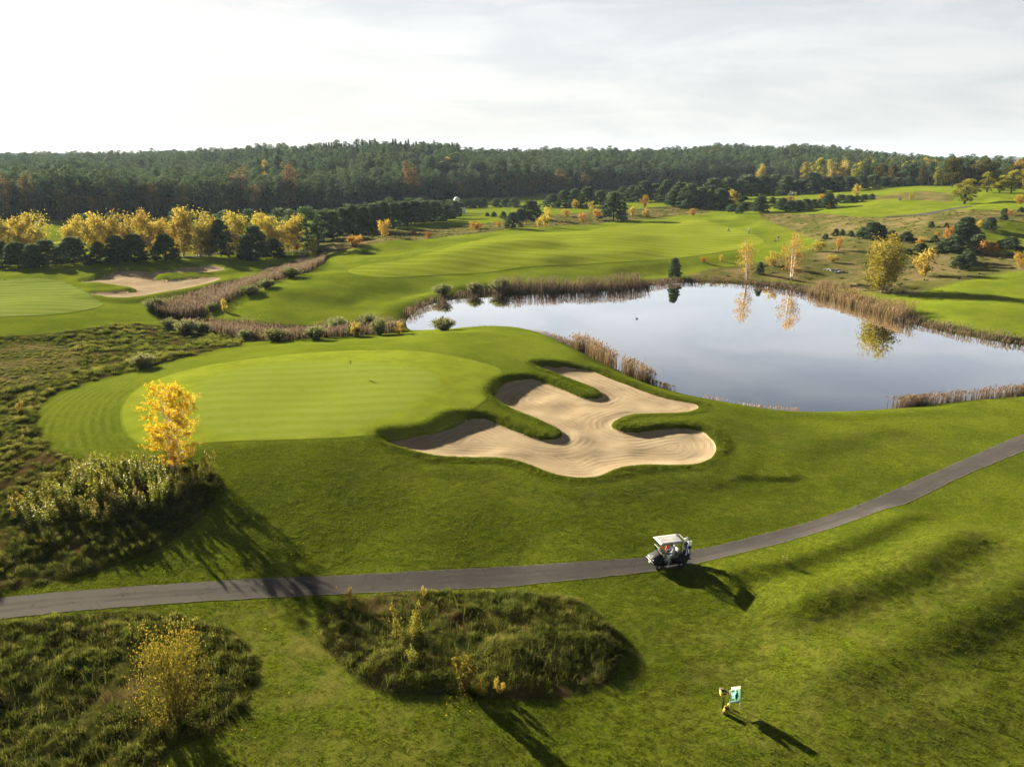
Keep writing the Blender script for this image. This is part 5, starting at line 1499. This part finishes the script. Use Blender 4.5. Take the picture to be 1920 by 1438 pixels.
def golf_cart(label):
    t = thing('golf_cart', label, 'golf cart', group=None)
    b = MB()
    b.box((-.05, 0, .30), (1.35, 1.06, .08), bevel=.03)
    b.prism([(-1.12, .34), (-.18, .30), (-.12, .66), (-.30, .74), (-1.05, .74), (-1.16, .62)], -.56, .56)
    b.box((-.68, .585, .50), (.60, .05, .18), bevel=.02); b.box((-.68, -.585, .50), (.60, .05, .18), bevel=.02)
    b.box((.05, .53, .34), (.8, .05, .07)); b.box((.05, -.53, .34), (.8, .05, .07))
    b.build('body', C_BLACK, t)
    c = MB()
    prof = [(.46, .34), (1.08, .36), (1.20, .44), (1.22, .56), (1.14, .68), (.95, .80), (.66, .93), (.52, .95), (.46, .80)]
    c.prism(prof, -.44, .44)
    for s in (-1, 1):   # wings over the front wheels
        c.prism([(.50, .52), (.60, .66), (.80, .72), (1.02, .68), (1.14, .56), (1.12, .48), (1.03, .55), (.82, .60), (.62, .52)], s * .44 if s > 0 else -.60, .60 if s > 0 else -.44)
    cw = c.build('front_cowl', C_BLACK, t)
    MB().box((1.235, 0, .53), (.05, 1.10, .05), bevel=.02).build('bumper', C_TRIM, t)
    MB().box((1.20, .0, .665), (.03, .82, .025), (0, .6, 0)).build('trim_strip', C_TRIM, t)
    MB().box((1.268, .05, .40), (.02, .30, .10)).build('number_plate', C_TRIM, t)
    for s in (-1, 1):
        MB().box((1.15, s * .33, .66), (.05, .12, .05), (0, -.5, 0), bevel=.015).build('headlight', C_STEEL, t)
    MB().box((.47, 0, .90), (.16, .98, .14), bevel=.03).build('dashboard', C_TRIM, t)
    st = MB()
    a = np.linspace(0, 2 * np.pi, 15)
    ring = np.stack([.0 + .17 * np.cos(a) * .45, .28 + .17 * np.sin(a), 1.08 + .17 * np.cos(a) * .89], 1) + [.20, 0, 0]
    st.tube(ring, .014, 5, False); st.tube([(.45, .28, .85), (.21, .28, 1.08)], .02, 5)
    st.build('steering_wheel', C_BLACK, t)
    MB().box((-.22, 0, .80), (.50, 1.04, .12), bevel=.04).build('seat', C_SEAT, t)
    for s in (-1, 1):
        MB().box((-.50, s * .26, 1.08), (.10, .48, .42), (0, -.15, 0), bevel=.04).build('backrest', C_SEAT, t)
    rf = MB()
    n = 13
    xs = np.linspace(-.80, .78, n); ys_ = np.linspace(-.60, .60, 9)
    V = []
    for zoff in (0, -.055):
        for x_ in xs:
            for y_ in ys_:
                ex = 1 - max(0, abs(x_ - 0.0) / .80) ** 6; ey = 1 - (abs(y_) / .61) ** 6
                rib = .018 * math.cos(y_ / .60 * math.pi * 3.0) if abs(x_) < .68 and abs(y_) < .5 else 0
                V.append((x_, y_, 1.80 + .05 * ex * ey + (rib if zoff == 0 else 0) + zoff))
    V = np.array(V); q = grid_faces(n, 9)
    F1 = q[:, ::1]; F2 = q[:, ::-1] + n * 9
    rim_i = [i * 9 for i in range(n)] + [(n - 1) * 9 + j for j in range(1, 9)] + [i * 9 + 8 for i in range(n - 2, -1, -1)] + [j for j in range(7, 0, -1)]
    Fr = [[rim_i[i], rim_i[(i + 1) % len(rim_i)], rim_i[(i + 1) % len(rim_i)] + n * 9, rim_i[i] + n * 9] for i in range(len(rim_i))]
    rf.add(V, np.concatenate([F1, F2, Fr]))
    roof = rf.build('roof', C_WHITE, t)
    for s in (-1, 1):
        MB().tube([(.58, s * .48, .90), (.66, s * .52, 1.20), (.62, s * .53, 1.79)], .02, 6).build('roof_post', C_BLACK, t)
        MB().tube([(-.62, s * .50, .72), (-.66, s * .53, 1.30), (-.66, s * .53, 1.78)], .022, 6).build('roof_post', C_BLACK, t)
    ws = MB().box((.640, 0, 1.11), (.012, .98, .36), (0, .16, 0)).build('windscreen', C_GLASS, t)
    MB().box((.660, 0, 1.54), (.012, .98, .46), (0, -.05, 0)).build('windscreen', C_GLASS, t)
    MB().tube([(.685, -.54, 1.305), (.685, .54, 1.305)], .022, 6).build('windscreen_bar', C_TRIM, t)
    hd = MB(); hd.tube([(-.80, .44, 1.79), (-.92, .44, 1.86), (-.92, -.44, 1.86), (-.80, -.44, 1.79)], .02, 6)
    hd.build('roof_handle', C_TRIM, t)
    rk = MB(); rk.box((-1.24, 0, .46), (.36, .86, .04)); rk.tube([(-1.12, .42, .46), (-1.10, .42, 1.05), (-1.10, -.42, 1.05), (-1.12, -.42, .46)], .018, 5)
    rk.build('bag_rack', C_BLACK, t)
    for x_, s in ((.82, 1), (.82, -1), (-.72, 1), (-.72, -1)):
        y_ = s * .50
        wh = thing('wheel', None, None); wh.parent = t; wh.location = (x_, y_, .225)
        MB().lathe((0, 0, 0), [(.12, -.085), (.19, -.095), (.222, -.06), (.225, 0), (.222, .06), (.19, .095), (.12, .085)], 20, 'y').build('tyre', C_RUBBER, wh, True)
        MB().lathe((0, s * .02, 0), [(.0, s * -.062), (.04, s * -.065), (.10, s * -.040), (.125, s * -.07)][::1], 16, 'y').build('rim', C_RIM, wh, True)
    return t

def golf_bag(label, main, side, hgt=.86):
    t = thing('golf_bag', label, 'golf bag')
    MB().lathe((0, 0, 0), [(.0, 0), (.125, 0), (.13, .05), (.115, .35), (.12, .7), (.14, hgt - .06), (.15, hgt), (.12, hgt), (.10, hgt - .05), (0, hgt - .05)], 14).build('bag_body', main, t, True)
    MB().box((-.14, 0, .30), (.10, .20, .38), bevel=.04).build('pocket', side, t)
    MB().box((.0, .14, .52), (.16, .06, .30), bevel=.025).build('pocket', side, t)
    cl = MB(); r = random.Random(5)
    for i in range(8):
        a = i * .8; p0 = (math.cos(a) * .06, math.sin(a) * .06, .5); l = hgt + r.uniform(.12, .30)
        p1 = (math.cos(a) * .11, math.sin(a) * .11, l)
        cl.tube([p0, p1], .008, 4); cl.box(p1, (.09, .05, .06), (r.uniform(-.5, .5), 0, a), bevel=.012)
    cl.build('clubs', C_STEEL, t)
    return t

PEOPLE = []
def person(label, J, top, legs, shoe, hair, cap=None, loc=(0, 0, 0), rz=0, group=None):
    """one continuous skinned body; J gives the joints of the pose (facing +x, left = +y)"""
    rad = dict(pelvis=.135, spine=.125, chest=.150, neck=.056, head=.088, crown=.080)
    chain = [('pelvis', 'spine'), ('spine', 'chest'), ('chest', 'neck'), ('neck', 'head'), ('head', 'crown')]
    for s in 'LR':
        rad.update({'sh' + s: .078, 'el' + s: .050, 'wr' + s: .032, 'pa' + s: .036, 'hi' + s: .098, 'kn' + s: .064, 'an' + s: .043, 'to' + s: .036})
        chain += [('chest', 'sh' + s), ('sh' + s, 'el' + s), ('el' + s, 'wr' + s), ('wr' + s, 'pa' + s), ('pelvis', 'hi' + s), ('hi' + s, 'kn' + s), ('kn' + s, 'an' + s), ('an' + s, 'to' + s)]
        wr, pa = Vector(J['wr' + s]), Vector(J['pa' + s]); d = (pa - wr).normalized()
        sd_ = d.cross(Vector((0, 0, 1))); sd_ = sd_.normalized() if sd_.length > .1 else Vector((0, 1, 0))
        nrm = d.cross(sd_)
        for k, (off, ln) in enumerate(((-.030, .062), (-.010, .074), (.010, .070), (.029, .056))):
            a = 'f%d%s' % (k, s); J[a + 'a'] = tuple(pa + sd_ * off + d * .02); J[a + 'b'] = tuple(pa + sd_ * off + d * (.02 + ln * .6) + nrm * .008); J[a + 'c'] = tuple(pa + sd_ * off * 1.1 + d * (.02 + ln) + nrm * .026)
            rad.update({a + 'a': .011, a + 'b': .009, a + 'c': .007}); chain += [('pa' + s, a + 'a'), (a + 'a', a + 'b'), (a + 'b', a + 'c')]
        tside = 1 if s == 'L' else -1
        J['t' + s + 'a'] = tuple(wr + (pa - wr) * .5 + sd_ * .04 * tside); J['t' + s + 'b'] = tuple(pa + sd_ * .062 * tside + d * .03)
        rad.update({'t' + s + 'a': .013, 't' + s + 'b': .009}); chain += [('wr' + s, 't' + s + 'a'), ('t' + s + 'a', 't' + s + 'b')]
    hd, cr, nk = Vector(J['head']), Vector(J['crown']), Vector(J['neck'])
    upv = (cr - nk).normalized()
    J['nose'] = tuple(hd + Vector((.105, 0, 0)) + upv * .01); rad['nose'] = .016; chain.append(('head', 'nose'))
    J['chin'] = tuple(hd + Vector((.06, 0, 0)) - upv * .075); rad['chin'] = .034; chain.append(('head', 'chin'))
    names = list(J)
    me = bpy.data.meshes.new('body'); me.from_pydata([J[n] for n in names], [(names.index(a), names.index(b)) for a, b in chain], [])
    o = bpy.data.objects.new('body', me); COL.objects.link(o)
    sk = o.modifiers.new('skin', 'SKIN'); sk.use_smooth_shade = True
    if not me.skin_vertices: me.skin_vertices
    for i, n in enumerate(names):
        me.skin_vertices[0].data[i].radius = (rad[n], rad[n]); me.skin_vertices[0].data[i].use_root = n == 'pelvis'
    sb = o.modifiers.new('sub', 'SUBSURF'); sb.levels = sb.render_levels = 1
    t = thing('person', label, 'person', loc, rz, group)
    PEOPLE.append((o, t, dict(J), chain, top, legs, shoe))
    hm = MB()
    for z0, r0 in ((.0, .0),):
        c = hd * .35 + cr * .65 - Vector((.018, 0, 0))
    prof = [(.104 * math.cos(p), .104 * math.sin(p)) for p in np.linspace(-.25, 1.57, 7)]
    hm.lathe(tuple(c), prof, 12)
    for s in (-1, 1): hm.box(tuple(hd + Vector((-.045, s * .075, -.01))), (.09, .04, .12), bevel=.015)
    hm.build('cap' if cap else 'hair', cap or hair, t, True)
    if cap: MB().box(tuple(c + Vector((.11, 0, .0))), (.13, .15, .015), (0, .12, 0), bevel=.006).build('cap_peak', cap, t)
    for s in (-1, 1):
        MB().lathe(tuple(hd + Vector((.078, s * .033, .028))), [(0, -.012), (.011, 0), (0, .012)], 6).build('eye', C_BLACK, t)
        MB().box(tuple(hd + Vector((-.005, s * .092, .0))), (.035, .018, .055), bevel=.006).build('ear', C_SKIN, t)
    return t
def grow_people():
    dg = bpy.context.evaluated_depsgraph_get(); dg.update()
    done = [(bpy.data.meshes.new_from_object(o.evaluated_get(dg)), o, *rest) for o, *rest in PEOPLE]
    for me, o, t, J, chain, top, legs, shoe in done:
        me.materials.clear()
        for m in (C_SKIN, top, legs, shoe): me.materials.append(m)
        cls = []
        for a, b in chain:
            if b[0] in 'ft' and b[:2] != 'to' or b[:2] == 'pa' or b in ('head', 'crown', 'nose', 'chin'): k = 0
            elif b[:2] == 'to': k = 3
            elif b[:2] in ('hi', 'kn', 'an'): k = 2
            else: k = 1
            cls.append(k)
        A_ = np.array([J[a] for a, b in chain]); B_ = np.array([J[b] for a, b in chain])
        c = np.zeros(len(me.polygons) * 3); me.polygons.foreach_get('center', c); c = c.reshape(-1, 3)
        ab = B_ - A_
        u = np.clip(((c[:, None] - A_) * ab).sum(-1) / ((ab ** 2).sum(-1) + 1e-9), 0, 1)
        d = np.linalg.norm(c[:, None] - (A_ + u[..., None] * ab), axis=-1)
        me.polygons.foreach_set('material_index', np.array(cls, np.int32)[d.argmin(1)])
        me.polygons.foreach_set('use_smooth', np.ones(len(me.polygons), bool))
        old = o.data; nm = o.name
        bpy.data.objects.remove(o); bpy.data.meshes.remove(old)
        n = bpy.data.objects.new('body', me); COL.objects.link(n); n.parent = t

def standing(step=.0, bend=0.0, armf=.2):
    """walking or standing pose, 1.78 m"""
    J = dict(pelvis=(0, 0, .95), spine=(.02 + bend * .3, 0, 1.14), chest=(.03 + bend, 0, 1.36 - bend * .3), neck=(.05 + bend * 1.3, 0, 1.52 - bend * .4), head=(.075 + bend * 1.6, 0, 1.61 - bend * .5), crown=(.075 + bend * 1.7, 0, 1.69 - bend * .55))
    cx_, cz_ = J['chest'][0], J['chest'][2]
    for s, y_, ph in (('L', 1, 1), ('R', -1, -1)):
        J['sh' + s] = (cx_, y_ * .19, cz_ + .05); J['el' + s] = (cx_ - armf * ph * .6 + .02, y_ * .26, cz_ - .22); J['wr' + s] = (cx_ - armf * ph + .12, y_ * .25, cz_ - .44); J['pa' + s] = (cx_ - armf * ph + .15, y_ * .25, cz_ - .52)
        J['hi' + s] = (0, y_ * .10, .90); J['kn' + s] = (step * ph * .55 + .04, y_ * .10, .50); J['an' + s] = (step * ph * 1.0 - (.05 if ph < 0 and step else 0), y_ * .10, .09 + (.05 if ph < 0 and step else 0)); J['to' + s] = (step * ph + .16, y_ * .11, .04)
    return J
def seated(side, out=0, leanf=.0, yaw=0):
    """on the bench of the cart; side = +1 for the left seat; out moves that side's foot outside"""
    y = side * .27
    J = dict(pelvis=(-.22, y, .96), spine=(-.24 + leanf * .35, y, 1.12), chest=(-.22 + leanf, y, 1.32 - leanf * .25), neck=(-.18 + leanf * 1.3, y, 1.47 - leanf * .35), head=(-.15 + leanf * 1.55, y, 1.555 - leanf * .45), crown=(-.15 + leanf * 1.6, y, 1.635 - leanf * .45))
    cx_, cz_ = J['chest'][0], J['chest'][2]
    for s, q in (('L', 1), ('R', -1)):
        J['sh' + s] = (cx_ + .01, y + q * .19, cz_ + .04); J['el' + s] = (cx_ + .16, y + q * .23, cz_ - .20); J['wr' + s] = (cx_ + .36, y + q * .12, cz_ - .17); J['pa' + s] = (cx_ + .43, y + q * .09, cz_ - .15)
        J['hi' + s] = (-.18, y + q * .10, .92); J['kn' + s] = (.20, y + q * .12, .92); J['an' + s] = (.30, y + q * .11, .48); J['to' + s] = (.47, y + q * .12, .42)
        if out and q == side:
            J['kn' + s] = (.17, y + q * .30, .88); J['an' + s] = (.32, y + q * .50, .44); J['to' + s] = (.46, y + q * .56, .36)
    return J

T_GREY = plain('lilac_grey_top', (.46, .44, .50), .8, .1); T_PINK = plain('salmon_pink_jacket', (.62, .14, .12), .8, .1); T_BLUEG = plain('blue_grey_trousers', (.24, .29, .33), .8, .1)
T_DARK = plain('dark_clothes', (.018, .018, .022), .8, .1); T_PALE = plain('pale_top', (.26, .30, .29), .8, .1); T_WHITE = plain('white_clothes', (.72, .72, .70), .8, .1); T_SHOEW = plain('white_shoes', (.62, .62, .60), .6, .2)
T_STONE = plain('stone_trousers', (.12, .11, .09), .8, .1)

# golf cart on the path with its riders and bags
cart = golf_cart('golf cart with a white roof and two riders on the asphalt path')
x, y, z = at(1251, 1060)
CART_S = .95
HEAD = R(180 + 15)
cart.location = (x, y, z + .027); cart.rotation_euler = (0, 0, HEAD); cart.scale = (CART_S,) * 3
def on_cart(v):
    c, s = math.cos(HEAD), math.sin(HEAD)
    return (x + CART_S * (c * v[0] - s * v[1]), y + CART_S * (s * v[0] + c * v[1]), z + .027 + CART_S * v[2])
r1 = person('person in lilac grey top and blue grey trousers, one leg hanging out of the cart', seated(1, 1, .05), T_GREY, T_BLUEG, T_SHOEW, C_HAIRB, None, on_cart((0, 0, 0)), HEAD, 'riders in the golf cart')
r2 = person('person in a salmon pink jacket leaning forward on the far seat of the cart', seated(-1, 0, .22), T_PINK, T_DARK, T_DARK, C_HAIRB, T_PINK, on_cart((0, 0, 0)), HEAD, 'riders in the golf cart')
r1.scale = r2.scale = (CART_S,) * 3
for s, main, side, lab in ((1, C_NAVY, C_BAGW, 'navy and white golf bag on the near side of the cart rack'), (-1, C_NYLON, C_NAVY, 'black golf bag on the far side of the cart rack')):
    gb = golf_bag(lab, main, side)
    gb.location = on_cart((-1.24, s * .24, .48)); gb.rotation_euler = (0, R(-8), HEAD); gb.scale = (CART_S,) * 3; gb['group'] = 'golf bags on the cart'

# course board, ball washer and bin at the tee
x, y, z = at(1378, 1331)
bd = thing('course_board', 'white framed hole board with a teal print on two posts', 'sign', (x, y, z), R(12))
bd.rotation_euler = (R(-7), 0, R(12)); bd.scale = (.92,) * 3
for s in (-1, 1):
    MB().tube([(s * .27, 0, -.1), (s * .27, 0, 1.10 if s < 0 else .96)], .022, 8).build('post', C_CREAM, bd)
MB().box((.02, -.03, 1.20), (.50, .05, .17), bevel=.03).build('header_panel', C_LITW, bd)
pn = MB().box((0, -.03, .80), (.50, .012, .63)).build('panel', C_LITT, bd)
hole = np.array([(.03, 1.06), (.10, 1.09), (.12, 1.03), (.09, .98), (.12, .93), (.17, .90), (.13, .86), (.15, .80), (.17, .74), (.12, .68), (.10, .62), (.06, .58), (.07, .53), (.04, .51), (.02, .56), (.0, .62), (-.02, .70), (-.03, .78), (-.01, .86), (.03, .92), (.05, .99)])
hole = chaikin(hole , 1); k = len(hole)
V = np.concatenate([np.stack([hole[:, 0], np.full(k, -.042), hole[:, 1]], 1), np.stack([hole[:, 0], np.full(k, -.0375), hole[:, 1]], 1)])
mesh_obj('hole_map', V, [np.array([list(range(k))]), np.array([[i, i + k, (i + 1) % k + k, (i + 1) % k] for i in range(k)])], C_DTEAL, bd)
MB().box((-.14, -.0405, 1.05), (.14, .003, .10)).build('print_block', C_GREYPR, bd)
MB().box((-.14, -.0405, .60), (.16, .003, .09)).build('print_block', C_GREYPR, bd)
MB().box((.0, -.035, .455), (.62, .06, .06), bevel=.02).build('bottom_rail', C_WHITE, bd)
x, y, z = at(1355, 1328)
bw = thing('ball_washer', 'yellow ball washer with brown lid on a black post', 'ball washer', (x, y, z), R(25))
MB().tube([(0, 0, -.1), (.02, 0, .72)], .035, 8).build('post', C_BLACK, bw)
hdm = MB(); hdm.prism([(-.14, .70), (.10, .66), (.16, .80), (-.02, .96), (-.20, 1.02), (-.18, .88)], -.10, .10); hdm.build('washer_head', C_YELL, bw)
MB().prism([(-.22, 1.035), (-.02, .975), (.18, .815), (.20, .85), (.02, 1.02), (-.18, 1.10)], -.12, .12).build('lid', C_BROWN, bw)
MB().box((-.04, -.115, .86), (.22, .02, .05), (0, .45, 0)).build('handle', C_BLACK, bw)
x, y, z = at(1358, 1337)
bn = thing('waste_bin', 'tilted yellowish plastic bin beside the ball washer', 'bin', (x, y, z + .02), 0)
bn.rotation_euler = (R(8), R(20), R(-20)); bn.scale = (.8,) * 3
MB().lathe((0, 0, 0), [(.0, .0), (.13, 0), (.155, .18), (.175, .42), (.185, .44), (.165, .44), (.15, .20), (.12, .03), (0, .03)], 16).build('bin_body', C_OCHRE, bn, True)
MB().lathe((0, 0, 0), [(.137, .02), (.163, .14), (.160, .15), (.134, .02)], 16).build('rusty_base', C_BROWN, bn, True)
hb = MB(); a = np.linspace(-.2, math.pi + .2, 9); hb.tube(np.stack([.19 * np.cos(a), np.zeros(9), .40 + .16 * np.sin(a)], 1), .010, 5); hb.build('handle', C_YELL, bn)
x, y, z = at(1366, 1326)
tm = MB(); tm.lathe((0, 0, 0), [(.0, -.02), (.02, -.02), (.02, .06), (.055, .10), (.065, .15), (.045, .20), (0, .215)], 10)
tag(tm.build('tee_marker', C_YELL, None, True, (x, y, z)), 'small yellow tee marker in the grass between bin and board', 'tee marker')

# pin on the putting green
x, y, z = at(660, 702)
fg = thing('flagstick', 'thin pin with a small yellow flag on the near putting green', 'flag', (x, y, z + .02))
MB().tube([(0, 0, -.05), (0, 0, 1.55)], .008, 6).build('pole', C_CREAM, fg)
u = np.linspace(0, 1, 7); vv = np.linspace(0, 1, 4)
V = np.array([(-.02 - .16 * a + .03 * math.sin(a * 6), .05 * math.sin(a * 5 + b), 1.50 - .40 * b - .10 * a) for a in u for b in vv])
V2 = V + [0, .006, 0]; q = grid_faces(7, 4)
mesh_obj('flag', np.concatenate([V, V2]), np.concatenate([q, q[:, ::-1] + 28]), C_YELL, fg)
x, y, z = at(1142, 488)
fg2 = dup(fg, (x, y, z + .05), .4, 1.0, 'pin on the long striped fairway beyond the pond') if False else None

# far golfers, trolley, second cart
def trolley(label, loc, rz):
    t = thing('golf_trolley', label, 'golf trolley', loc, rz)
    fr = MB(); fr.tube([(.35, 0, .12), (-.25, 0, .75), (-.45, 0, 1.0)], .02, 6); fr.tube([(.0, -.35, .16), (.15, 0, .35), (.0, .35, .16)], .018, 6); fr.tube([(-.45, -.12, 1.0), (-.45, .12, 1.0)], .02, 6)
    fr.build('frame', C_BLACK, t)
    for s in (-1, 1): MB().lathe((.0, s * .35, .15), [(.02, -.03), (.13, -.035), (.15, 0), (.13, .035), (.02, .03)], 14, 'y').build('wheel', C_RUBBER, t, True)
    bg_ = golf_bag(None, C_NYLON, C_BAGW)
    for ch in list(bg_.children): ch.parent = t; ch.location = (.30, 0, .16); ch.rotation_euler = (0, R(-40), 0)
    bpy.data.objects.remove(bg_)
    return t
x, y, z = at(1404, 439.5)
person('person walking in a pale top and dark trousers on the far fairway', standing(.30), T_PALE, T_DARK, T_DARK, C_HAIRB, C_CAPW, (x, y, z + .03), R(200), 'golfers on the far fairway')
x, y, z = at(1460, 453.5)
person('person in dark clothes and pale cap bending beside a trolley on the far fairway', standing(.12, .16), T_DARK, T_STONE, T_DARK, C_HAIRB, C_CAPW, (x, y, z), R(190), 'golfers on the far fairway')
x, y, z = at(1455, 453.5); trolley('black golf trolley beside the bending golfer', (x - .3, y - .2, z), R(200))
x, y, z = at(1366, 434.5); trolley('lone golf trolley with black and white bag on the striped fairway', (x, y, z + .05), R(30))
grow_people()
x, y, z = at(1484, 367.5)
c2 = dup(cart, (x, y, z), R(200), 1.0, 'far white golf cart parked on the upper fairway')
x, y, z = at(1490, 367.5)
wp = [t for o, t, *_ in [] ] or None
src = [o for o in scene.objects if o.name.startswith('person') and 'walking' in o.get('label', '')][0]
p2 = dup(src, (x + .4, y, z), R(80), 1.0, 'person standing at the far white golf cart', 'golfers on the far fairway')
p2['label'] = 'small distant person in white beside the far golf cart'
for ch in p2.children:
    if ch.name.startswith('body'):
        ch.data = ch.data.copy(); ch.data.materials[1] = T_WHITE; ch.data.materials[2] = T_WHITE

# hut at the end of the pine strip
x, y, z = at(866, 401)
ht = thing('hut', 'small white hut with a dark roof at the end of the pine strip', 'hut', (x - .6, y + 1.5, z), R(-6))
MB().box((0, 0, 1.35), (3.9, 3.2, 2.9)).build('wall', C_WALL, ht)
rf = MB(); rf.add([(-2.4, -2.0, 2.80), (2.4, -2.0, 2.80), (2.4, 2.0, 2.80), (-2.4, 2.0, 2.80), (-.9, 0, 4.5), (.5, 0, 4.5)], [(0, 1, 5, 4), (2, 3, 4, 5)]); rf.add([(2.4, -2.0, 2.80), (2.4, 2.0, 2.80), (.5, 0, 4.5)], [(0, 1, 2)]); rf.add([(-2.4, 2.0, 2.80), (-2.4, -2.0, 2.80), (-.9, 0, 4.5)], [(0, 1, 2)]); rf.add([(-2.4, -2.0, 2.80), (2.4, -2.0, 2.80), (2.4, 2.0, 2.80), (-2.4, 2.0, 2.80)], [(3, 2, 1, 0)])
roof = rf.build('roof', C_ROOF, ht)
MB().box((-.2, .1, 4.62), (2.2, .8, .35), bevel=.1).build('ridge_cap', C_WHITE, roof)
w1 = MB().box((.55, -1.605, 1.75), (.7, .03, .8)).build('window', C_BLACK, ht)
MB().box((.55, -1.62, 1.33), (.85, .06, .06)).build('sill', C_WHITE, w1)
MB().box((-.75, -1.605, 1.05), (.9, .03, 2.05)).build('door', C_GREYPR, ht)
x2, y2, z2 = at(857, 402)
tw = thing('white_tank', 'white domed tank showing above the pines beside the hut', 'tank', (x2 - .3, y2 + 5, z2))
MB().lathe((0, 0, 0), [(.9, -.2), (.9, 5.6), (1.3, 5.7), (1.25, 6.2), (.9, 6.75), (.4, 7.0), (0, 7.05)], 14).build('tank_body', C_WALL, tw, True)
MB().lathe((0, 0, 0), [(1.34, 5.62), (1.36, 5.85), (1.31, 5.86), (1.31, 5.62)], 14).build('rim', C_WHITE, tw, True)

# coot on the pond, boulders, markers, bridge
x, y = on_level(1194, 598, WATER_Z); x, y = float(x), float(y)
dk = thing('duck', 'small dark duck swimming alone on the pond', 'duck', (x, y, WATER_Z), R(150))
V, F = tube_geo([(-.24, 0, .10), (-.20, 0, .08), (-.10, 0, .07), (.04, 0, .07), (.13, 0, .09), (.17, 0, .15), (.18, 0, .22), (.20, 0, .27), (.235, 0, .275), (.28, 0, .262)], [.01, .045, .085, .095, .07, .042, .035, .042, .036, .012], 10)
mesh_obj('body', V, F, C_NYLON, dk, True)
MB().box((.285, 0, .258), (.06, .03, .016), bevel=.005).build('beak', C_WHITE, dk)
for i, (px, py, s) in enumerate(((1556, 507, .9), (1563, 509, 1.1), (1571, 508, .8), (1577, 511, 1.0), (1567, 512, .6), (1548, 506, .6))):
    x, y, z = at(px, py)
    bm = bmesh.new(); bmesh.ops.create_icosphere(bm, subdivisions=3, radius=.55)
    for v in bm.verts:
        n_ = float(fbm(np.array([v.co.x * 1.3 + i * 7]), np.array([v.co.y * 1.3 + v.co.z * 1.7]), 1.4, 201 + i, 3)[0])
        v.co *= 1 + .45 * n_; v.co.z *= .62
    me = bpy.data.meshes.new('boulder'); bm.to_mesh(me); bm.free(); me.materials.append(C_STONE)
    o = bpy.data.objects.new('boulder', me); COL.objects.link(o); o.location = (x, y, z + .1); o.scale = (s * 1.3, s, s)
    tag(o, 'grey boulder, %sfrom left in the small rock heap behind the right pond shore' % (ordinal(i) if i else 'first '), 'rock', 'boulders of the rock heap')
x, y, z = at(1687, 378)
mk = thing('tee_sign', 'small white sign on the edge of the upper lawn', 'sign', (x, y, z))
MB().box((0, 0, .75), (1.1, .08, .9), bevel=.03).build('panel', C_WHITE, mk); MB().box((-.4, 0, .15), (.08, .08, .6)).build('post', C_WHITE, mk); MB().box((.4, 0, .15), (.08, .08, .6)).build('post', C_WHITE, mk)
x, y, z = at(556, 483)
br = thing('footbridge', 'low dark timber footbridge at the head of the reedy channel', 'bridge', (x, y, z + .25), R(4))
MB().box((0, 0, .12), (6.2, 1.8, .16)).build('deck', C_WOOD, br)
for s in (-1, 1):
    rl = MB(); rl.box((0, s * .85, 1.0), (6.2, .08, .10)); rl.box((0, s * .85, .62), (6.2, .06, .08))
    for k in range(5): rl.box((-2.9 + k * 1.45, s * .85, .52), (.10, .10, 1.05))
    rl.build('railing', C_WOOD, br)
print('done objects')
# ------------------------------------------------------------------ air
m, w = new_mat('thin_haze')
HAZE_D = .000065
vol = w.n('ShaderNodeVolumePrincipled', {'Color': (.62, .80, 1.0, 1), 'Density': HAZE_D, 'Anisotropy': 0.0})
out = w.n('ShaderNodeOutputMaterial'); w.t.links.new(vol.outputs[0], out.inputs['Volume'])
zlo = float(GZ.min()) - 1.0
hz = MB(); hz.box((0, 3500, (zlo + 72) / 2), (20400, 7200, 72 - zlo)).build('haze', m)
hz_o = bpy.data.objects['haze']; hz_o['kind'] = 'stuff'
tag(hz_o, 'thin pale haze in the air over the whole landscape', 'haze')
